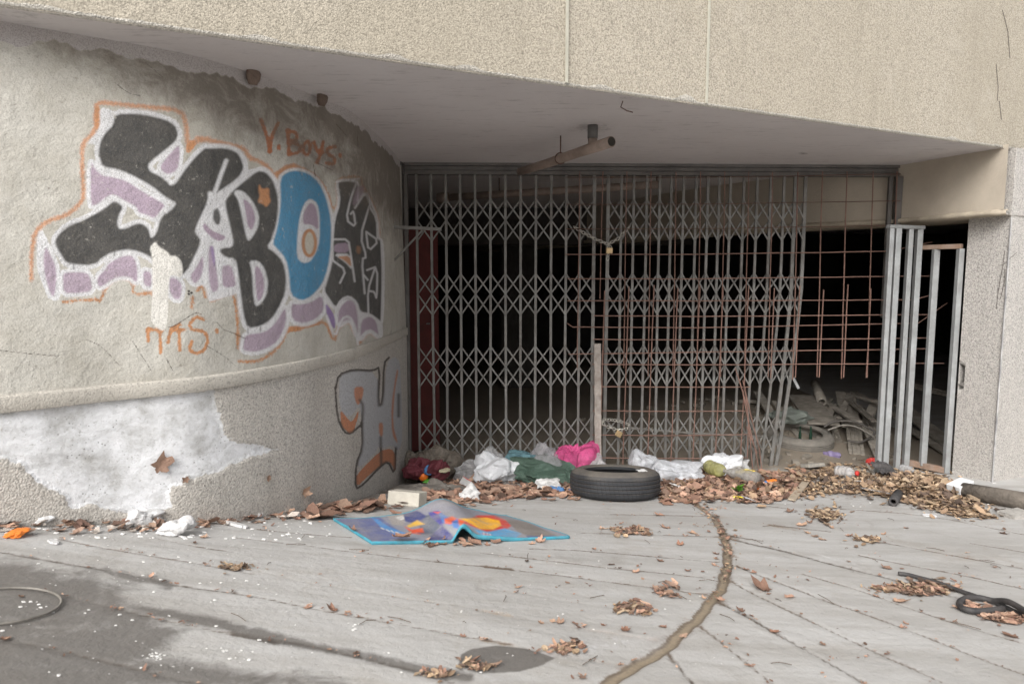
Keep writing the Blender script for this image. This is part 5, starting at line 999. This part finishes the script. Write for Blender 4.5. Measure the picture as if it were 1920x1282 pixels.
wc2 = smooth3([inz(*q) for q in ((1552, 806, 6.0), (1580, 797, 6.0), (1605, 800, 5.95), (1628, 812, 5.9), (1640, 820, 5.9))]); tag(G().tube(wc2, .008, 6).build('cable', wcl, None, True), 'pale cable arching below the dark one over the rubble', 'cable', 'cables on the rubble')
pw = [gp3(1180, 802, .3), gp3(1300, 812, .35), gp3(1436, 818, .3)]; tag(G().tube(pw, .012, 6).build('plastic_conduit', wcl, None, True), 'long pale conduit lying just behind the gate bars at knee height', 'conduit')
tag(G().bar(gp3(1487, 708, .03), gp3(1497, 728, .03), .02, .012, (0, 1, 0)).build('lattice_stub', alu, None), 'short bent lattice end sticking out at the gap', 'bar')
box_thing(1524, 880, .17, .09, .03, .25, 'dusty_book', 'dusty blue and cream slab lying in the gap below the gate end', 'slab', simple('cream_slab', (.42, .38, .31), .85, .2, 12, dirt_shade=(.06, .085, .13), dirt_amt=.7), None, .12, .02)
tag(G().bar(at(1484, 940, .012), at(1510, 912, .03), .045, .008).build('wood_sliver', simple('pale_wood', (.40, .33, .25), .85, .2, 20), None), 'pale wooden sliver lying at the edge of the leaf bank', 'wood')
tag(G().bar(at(1622, 868, .01), at(1640, 897, .012), .018, .018).build('wood_stick', simple('pale_stick', (.42, .38, .32), .85, .2, 20), None), 'pale stick lying left of the barred panel foot', 'stick')
# stones and grit that fell from the wall and the pier
tag(G().box(at(1905, 968, .012), (.16, .10, .03), Matrix.Rotation(.3, 3, 'Z')).build('concrete_lump', simple('grey_lump', (.42, .40, .37), .9, .2, 12, bump=.01), None), 'flat grey concrete lump on the ramp below the fibre-cement tube', 'lump')

# ================================================================= dead leaves
def leaf_geo(seed, n=22, rings=2):
    r = random.Random(seed); V = [(0, 0, 0)]; Fc = []; curl = r.uniform(.25, 1.0); fold = r.uniform(.1, .7); tw = r.uniform(-.4, .4); lob = r.uniform(.10, .22); l1, l2 = r.uniform(-.6, .6), r.uniform(.04, .14)
    for k in range(1, rings + 1):
        for j in range(n):
            a = 2 * math.pi * j / n; rad_ = (1 - lob + lob * math.cos(5 * a + l1 * math.sin(a)) + l2 * math.cos(9 * a + l1 * 4)) * (1 - .32 * math.cos(a)) * (.9 + .16 * r.random() * (k == rings)); q = rad_ * k / rings
            x, y = q * math.cos(a) * .62, q * math.sin(a) * .5
            z = curl * (x * x * .9 + y * y * .8) * (1 if r.random() > .15 else .6) + fold * abs(y) * .55 + tw * x * y + .05 * r.uniform(-1, 1) * k / rings
            V.append((x, y, z))
    for j in range(n): Fc.append((0, 1 + j, 1 + (j + 1) % n))
    for k in range(1, rings):
        for j in range(n): a, b = 1 + (k - 1) * n + j, 1 + (k - 1) * n + (j + 1) % n; Fc.append((a, a + n, b + n, b))
    zmin = min(v[2] for v in V); return [(x, y, z - zmin) for x, y, z in V], Fc
LM = oneleaf_mat(); protos = []
for k in range(14):
    V, Fc = leaf_geo(k + 50, 24, 3); me = bpy.data.meshes.new('dry_leaf'); me.from_pydata(V, [], Fc); me.materials.append(LM); me.polygons.foreach_set('use_smooth', [True] * len(Fc)); protos.append(me)
def leaf(x, y, w, label=None, up=.001, k=None, rx=None):
    p = at(x, y); s_ = p[1] / F; o = bpy.data.objects.new('dry_leaf', protos[k if k is not None else random.randrange(14)]); COL.objects.link(o); z_ = w * s_ * .95
    o.location = (p[0], p[1], p[2] + up); R = ground_frame(p) @ Matrix.Rotation(random.uniform(0, 6.28), 3, 'Z') @ Matrix.Rotation(random.uniform(-.2, .2), 3, 'X'); o.rotation_euler = R.to_euler(); o.scale = (z_, z_, z_ * random.uniform(.6, 1.1))
    tag(o, label or 'dry brown curled leaf lying loose on the pale concrete ramp', 'leaf', 'loose dry leaves on the ramp' if not label else 'single leaves one can point to'); return o
leaf(1430, 1106, 42, 'broad light brown leaf alone on the concrete right of the curved channel', k=2); leaf(1478, 1120, 22, 'small tan upright leaf right of the broad lone leaf', k=5)
leaf(748, 1020, 40, 'reddish-brown curled leaf on the front edge of the play mat', up=.03, k=3); leaf(662, 1002, 16, 'little leaf stuck on the left edge of the play mat', up=.02); leaf(1685, 1128, 30, 'single flat leaf below the leaf heap by the hose', k=7)
for (x, y, w, k, lab) in ((302, 873, 34, 1, 'brown three-lobed leaf caught on the broken white patch of the plinth'), (570, 922, 20, 3, 'pointed brown leaf stuck on the roughcast near the right of the plinth'), (503, 895, 12, 6, 'small reddish leaf stuck on the roughcast plinth'), (350, 898, 13, 8, 'small red leaf at the lower edge of the white patch')):
    best = int(np.argmin((qx - x) ** 2 + (qy - y) ** 2)); pw_ = PV[best]; nn_ = pn[best % len(pt_)]
    o = bpy.data.objects.new('dry_leaf', protos[k]); COL.objects.link(o); o.location = (pw_[0] + nn_[0] * .006, pw_[1] + nn_[1] * .006, pw_[2]); o.rotation_euler = (Vector((nn_[0], nn_[1], .1)).to_track_quat('Z', 'Y').to_matrix() @ Matrix.Rotation(x * .7, 3, 'Z')).to_euler(); z_ = w * pw_[1] / F * 1.1; o.scale = (z_, z_, z_ * .7); tag(o, lab, 'leaf', 'single leaves one can point to')
LP = [(870, 1193, 16), (1190, 1073, 18), (1205, 1086, 10), (1240, 1052, 18), (1215, 1003, 30), (1240, 966, 24), (1250, 990, 26), (1300, 1000, 24), (1275, 1022, 20), (1290, 1070, 18), (1402, 1068, 16), (1415, 1073, 14), (1352, 1124, 26), (1390, 1146, 20), (1408, 1154, 16), (1450, 1185, 26), (1240, 1175, 18), (1170, 1182, 30), (1035, 1165, 18), (1050, 1168, 22), (1080, 1170, 18), (1130, 1172, 16), (1015, 1168, 18), (1500, 985, 24), (1520, 980, 18), (1560, 990, 14), (1530, 1006, 18), (1610, 1010, 14), (1665, 1066, 22), (1690, 1066, 12), (1645, 1118, 14), (1700, 1170, 14), (1766, 1160, 12), (1610, 1145, 14), (1690, 1176, 14), (1900, 1195, 34), (1545, 1012, 18), (1515, 1000, 16), (625, 1145, 28), (650, 1148, 16), (575, 1140, 20), (995, 1064, 10), (470, 972, 24), (500, 974, 18), (520, 968, 26), (380, 1008, 18), (560, 970, 24), (600, 965, 26), (620, 958, 28), (650, 958, 22), (686, 950, 30), (700, 946, 22), (720, 944, 22), (745, 944, 28), (775, 948, 26), (800, 938, 24), (585, 968, 18), (640, 950, 20), (1170, 940, 20), (1080, 938, 18), (1255, 946, 30), (1290, 944, 24), (680, 1034, 10), (832, 1020, 24), (888, 1018, 30), (915, 1022, 18), (995, 1020, 16), (1010, 1016, 24), (815, 1022, 16), (1340, 1060, 14), (1342, 1038, 18), (1350, 1000, 14), (1338, 1110, 16), (1345, 1048, 14), (1320, 1122, 14), (10, 1198, 26), (40, 1118, 16), (225, 1140, 12), (333, 1094, 12), (1880, 1000, 20), (1700, 990, 14), (1655, 1002, 12), (1590, 1005, 16), (1480, 960, 20)]
for x, y, w in LP: leaf(x, y, w * .85)

# litter too fine to count: merged sheets of leaf pieces
PAL = [lin(*c) for c in ((178, 142, 122), (158, 122, 104), (194, 162, 140), (132, 102, 88), (104, 82, 70), (180, 146, 124), (150, 124, 108))]; PALB = [lin(*c) for c in ((168, 142, 116), (146, 122, 100), (184, 162, 136), (120, 100, 84), (94, 78, 68), (160, 134, 108), (190, 164, 134))]
lfm = leaf_mat(); small = [leaf_geo(k, 9, 1) for k in range(12)]
def litter(name, label, zones, kind='stuff', thin=False):
    V, Fc, Cc = [], [], []; r = random.Random(hash(label) % 1000 if False else len(label) * 13)
    for poly, n, size, pile, pal in zones:
        xs_, ys_ = [p[0] for p in poly], [p[1] for p in poly]; cx_, cy_ = sum(xs_) / len(xs_), sum(ys_) / len(ys_); k = 0; P = np.array(poly)
        while k < n:
            x, y = r.uniform(min(xs_), max(xs_)), r.uniform(min(ys_), max(ys_))
            if not inside(np.array([x]), np.array([y]), poly)[0]: continue
            dd = float(seg_dist(np.array([x]), np.array([y]), poly, True)[0]); k += 1
            if r.random() < .30: x += r.gauss(0, 14); y += r.gauss(0, 5)
            p = at(x, y); e = min(1, dd / 14); h = pile * e * r.random()
            lv, lf = small[r.randrange(12)]; z_ = size * min(1.55, max(.4, math.exp(r.gauss(-.36, .45)))); asp = r.uniform(.3, .6) if thin and r.random() < .7 else r.uniform(.7, 1.1)
            R = Matrix.Rotation(r.uniform(0, 6.28), 3, 'Z') @ Matrix.Rotation(r.uniform(-.45, .45) * (.3 + e * (pile > .01)), 3, 'X') @ Matrix.Rotation(r.uniform(-.5, .5) * (.3 + e * (pile > .01)), 3, 'Y')
            n0 = len(V); c = pal[r.randrange(len(pal))]; f_ = r.uniform(.5, 1.25)
            for q in lv:
                w3 = R @ Vector((q[0] * z_, q[1] * z_ * asp, q[2] * z_ * .8)); w3 = Vector((p[0], p[1], p[2] + h + .003)) + w3; w3.z = max(w3.z, float(gz(w3.x, w3.y)) + .002); V.append(tuple(w3)); Cc.append((c[0] * f_, c[1] * f_, c[2] * f_, 1))
            Fc += [tuple(i + n0 for i in f) for f in lf]
    o = mesh(name, V, Fc, lfm, None, True); attr(o, 'paint', Cc); return tag(o, label, 'leaf litter', None, kind)
litter('leaf_litter', 'reddish-brown leaf litter banked in front of the rubbish bags left of the tyre', [([(800, 925), (850, 908), (930, 912), (1000, 914), (1070, 905), (1080, 930), (1010, 932), (900, 940), (840, 948), (790, 938)], 1100, .052, .02, PAL), ([(760, 915), (830, 905), (900, 880), (1100, 880), (1100, 905), (900, 915)], 420, .05, .02, PAL)])
litter('leaf_litter', 'thick reddish leaf litter between the tyre and the gap in the gate', [([(1235, 900), (1300, 890), (1400, 885), (1500, 885), (1500, 930), (1440, 945), (1330, 938), (1240, 945)], 2000, .046, .018, PAL + PALB[:2]), ([(1110, 885), (1400, 878), (1500, 884), (1400, 895), (1120, 892)], 240, .05, .015, PAL)])
litter('leaf_litter', 'deep brown bank of narrow dry leaves in front of the barred panel and the pier', [([(1480, 890), (1560, 880), (1660, 890), (1700, 878), (1770, 892), (1800, 930), (1850, 960), (1870, 975), (1800, 970), (1700, 945), (1650, 930), (1560, 925), (1480, 935)], 3400, .040, .018, PALB), ([(1700, 890), (1760, 898), (1800, 925), (1840, 955), (1760, 955), (1690, 920)], 1700, .042, .04, PALB), ([(1440, 880), (1660, 862), (1660, 885), (1480, 895)], 300, .045, .01, PALB)], thin=True)
litter('leaf_litter', 'mixed leaf litter along the foot of the plinth at the left', [([(-40, 965), (150, 960), (300, 962), (460, 966), (600, 955), (600, 972), (440, 985), (300, 998), (150, 998), (-40, 990)], 460, .036, .014, PAL + [lin(200, 190, 180)] * 3), ([(580, 955), (700, 940), (800, 935), (780, 950), (640, 968), (580, 975)], 70, .08, .03, PAL)])
def patch(x, y, rx, ry):
    q = random.Random(int(x * 7 + y)); return [(x + rx * math.cos(a) * q.uniform(.45, 1.15), y + ry * math.sin(a) * q.uniform(.45, 1.2)) for a in np.linspace(0, 6.28, 13)[:-1]]
for (x, y, rx, ry, n, sz, pile, pal, lab) in ((1545, 965, 38, 16, 300, .030, .005, PALB, 'small heap of broken leaves trailing off the leaf bank, near the wooden sliver'), (1185, 995, 65, 10, 170, .026, .002, PAL + PALB, 'thin scatter of leaf crumbs left of the curved channel, level with the play mat'), (1185, 1142, 42, 14, 90, .026, .004, PAL + PALB, 'small heap of curled leaves in the middle of the foreground ramp'), (1255, 1112, 28, 14, 34, .03, .008, PAL, 'little heap of leaf stalks just left of the curved channel'), (1058, 1218, 44, 12, 100, .021, .004, PAL + PALB, 'heap of curled leaves by the dark damp patch'), (895, 1250, 40, 9, 60, .02, .003, PAL + PALB, 'leaves gathered in the damp joint at the bottom of the photo'), (820, 1266, 45, 10, 44, .018, .003, PAL + PALB, 'leaf stalks in the joint at the bottom edge'), (1720, 1104, 82, 15, 420, .026, .008, PAL + PALB, 'long heap of dry leaves caught beside the rubber hose'), (1885, 1160, 50, 14, 240, .026, .010, PAL, 'leaf heap around the right end of the rubber hose'), (1825, 1142, 20, 6, 30, .04, .02, PAL, 'leaves lying inside the hose loop'), (1625, 1012, 32, 7, 70, .030, .003, PALB, 'small flat scatter of leaf crumbs on the right ramp slab'), (440, 1064, 34, 6, 110, .016, .003, PALB, 'grey-brown crumbs in a joint on the left ramp slab'), (850, 1020, 90, 5, 24, .04, .006, PAL, 'leaf crumbs along the front of the play mat')):
    litter('leaf_litter', lab, [(patch(x, y, rx, ry), n, sz, pile, pal)], thin=True)
# leaf pieces lying in the curved channel and the joints
zs = []
for t in np.linspace(-3, -24, 26):
    cr_ = float(chan_r(t)); X_, Y_ = -4.5 + cr_ * math.cos(math.radians(t)), 4.4 + cr_ * math.sin(math.radians(t)); x_, y_ = proj(np.array([X_, Y_, float(gz(X_, Y_))])); zs.append((patch(float(x_), float(y_), 7, 10), 9 if t > -17 else (5 if t > -21 else 2), .018, .002, PAL + PALB))
litter('leaf_litter', 'leaf pieces lodged in the curved drain channel across the ramp', zs)
zs = []
for pts, w_, c_, dk in grooves:
    for (ax, ay), (bx, by) in zip(pts[:-1], pts[1:]):
        for k in range(max(1, int(math.hypot(bx - ax, by - ay) / 26))):
            t = random.random(); zs.append((patch(ax + (bx - ax) * t, ay + (by - ay) * t, 9, 3), random.choice((0, 0, 1, 2, 4)), .012, .001, PAL))
for k in range(60): zs.append((patch(random.uniform(900, 1900), 945 + 330 * random.random() ** 1.6, 14, 6), random.choice((1, 1, 2, 3)), .016, .001, PAL))
litter('leaf_litter', 'fine leaf crumbs strewn over the ramp joints and slabs', zs, thin=True)
# twigs
tw = G(); r = random.Random(5)
for k in range(46):
    x, y = (r.uniform(440, 1900), 955 + 300 * r.random() ** 1.4); p = Vector(at(x, y, .004)); a = r.uniform(0, 6.28); L = r.uniform(.02, .08); q = p + Vector((math.cos(a) * L, math.sin(a) * L, 0)); q.z = float(gz(q.x, q.y)) + .003 + r.uniform(0, .012); m_ = (p + q) / 2 + Vector((r.uniform(-.1, .1) * L, r.uniform(-.1, .1) * L, .003)); m_.z = max(m_.z, float(gz(m_.x, m_.y)) + .003); tw.tube([p, m_, q], .0012, 4)
tag(tw.build('twig_litter', simple('twig', (.10, .075, .055), .9), None), 'fine dark twigs and stalks scattered over the ramp', 'twigs', None, 'stuff')
# white crumbs of fallen paint and plaster
cr = G(); r = random.Random(9)
def crumb(x, y, s_):
    p = Vector(at(x, y, .001)); n_ = r.randint(4, 6); V = []
    for z in (0, s_ * .35):
        for j in range(n_): a = 6.28 * j / n_; q = s_ * r.uniform(.5, 1.1) * (1 if z == 0 else .8); w3 = p + Vector((math.cos(a) * q, math.sin(a) * q * .8, 0)); w3.z = float(gz(w3.x, w3.y)) + z + .001; V.append(w3)
    cr.add(V, [tuple(range(n_, 2 * n_))] + [(j, (j + 1) % n_, n_ + (j + 1) % n_, n_ + j) for j in range(n_)])
for k in range(110): crumb(r.uniform(-30, 520), 1020 + 250 * r.random() ** 1.2, r.choice((.002, .002, .003, .003, .004, .006)))
for k in range(150): crumb(r.uniform(-30, 620), r.uniform(975, 1012), r.choice((.003, .004, .006, .009, .012)))
for k in range(90): crumb(r.uniform(500, 1400), 960 + 310 * r.random() ** 1.2, r.choice((.0015, .002, .002, .003, .004)))
for (cx_, cy_, n_) in ((290, 1228, 18), (430, 1222, 8), (850 * .2746 + 440, 1174, 9), (60, 1135, 8), (455, 1235, 5)):
    for k in range(n_): crumb(cx_ + r.gauss(0, 14), cy_ + r.gauss(0, 5), r.choice((.002, .003, .004, .006)))
for k in range(60): crumb(r.uniform(1450, 1900), r.uniform(890, 960), r.choice((.003, .005, .008)))
tag(cr.build('paint_crumbs', simple('white_crumb', (.76, .75, .73), .9, .1), None), 'white crumbs of fallen paint and plaster scattered over the ramp', 'crumbs', None, 'stuff')
# loose rubble dust inside
rb = G(); r = random.Random(12)
for k in range(240):
    X_, Y_ = r.gauss(2.3, .6), r.uniform(5.3, 7.4); z_ = float(gz(X_, Y_)) + .22 * math.exp(-((X_ - 2.3) / .9) ** 2 - ((Y_ - 7.2) / 1.0) ** 2); s_ = r.choice((.01, .015, .02, .03, .05)); rb.box((X_, Y_, z_ + s_ * .3), (s_ * r.uniform(.8, 2.2), s_, s_ * .7), Matrix.Rotation(r.uniform(0, 3), 3, 'Z') @ Matrix.Rotation(r.uniform(-.4, .4), 3, 'X'))
tag(rb.build('rubble', simple('rubble_grey', (.24, .215, .18), .95, .35, 6), None), 'grey rubble and dust strewn over the garage floor', 'rubble', None, 'stuff')
# ================================================================= daylight and camera
w = bpy.data.worlds.new('World'); sc.world = w; w.use_nodes = True; nt = w.node_tree; nt.nodes.clear()
sky = nt.nodes.new('ShaderNodeTexSky'); sky.sky_type = 'NISHITA'; sky.sun_disc = False
S = Vector((-.30, -.78, .72)).normalized()          # towards the sun
sky.sun_elevation = math.asin(S.z); sky.sun_rotation = math.atan2(S.x, S.y); sky.air_density = 1.0; sky.dust_density = 6.0; sky.ozone_density = 1.0
hs = nt.nodes.new('ShaderNodeHueSaturation'); hs.inputs['Saturation'].default_value = .25; hs.inputs['Value'].default_value = 1.12
bg = nt.nodes.new('ShaderNodeBackground'); bg.inputs[1].default_value = SKY_STRENGTH; wo = nt.nodes.new('ShaderNodeOutputWorld')
nt.links.new(sky.outputs[0], hs.inputs['Color']); nt.links.new(hs.outputs[0], bg.inputs[0]); nt.links.new(bg.outputs[0], wo.inputs[0])
sl = bpy.data.lights.new('sun', 'SUN'); sl.energy = SUN_STRENGTH; sl.angle = math.radians(40); sl.color = (1, .98, .95)
so = bpy.data.objects.new('sun', sl); COL.objects.link(so); so.rotation_euler = (-S).to_track_quat('-Z', 'Y').to_euler(); so.location = S * 20
cam = bpy.data.cameras.new('camera'); co = bpy.data.objects.new('camera', cam); COL.objects.link(co); sc.camera = co
cam.sensor_width = 36; cam.lens = F / 1920 * 36; cam.clip_start = .02; cam.clip_end = 500
co.location = (0, 0, EYE); co.rotation_euler = (math.radians(90) - PITCH, 0, 0)
cam.dof.use_dof = True; cam.dof.focus_distance = 4.6; cam.dof.aperture_fstop = 5.0
sc.view_settings.view_transform = 'Standard'; sc.view_settings.look = 'None'; sc.view_settings.exposure = 0; sc.view_settings.gamma = 1
sc.cycles.max_bounces = 8; sc.cycles.diffuse_bounces = 5; sc.cycles.transparent_max_bounces = 12
sc.cycles.use_denoising = True
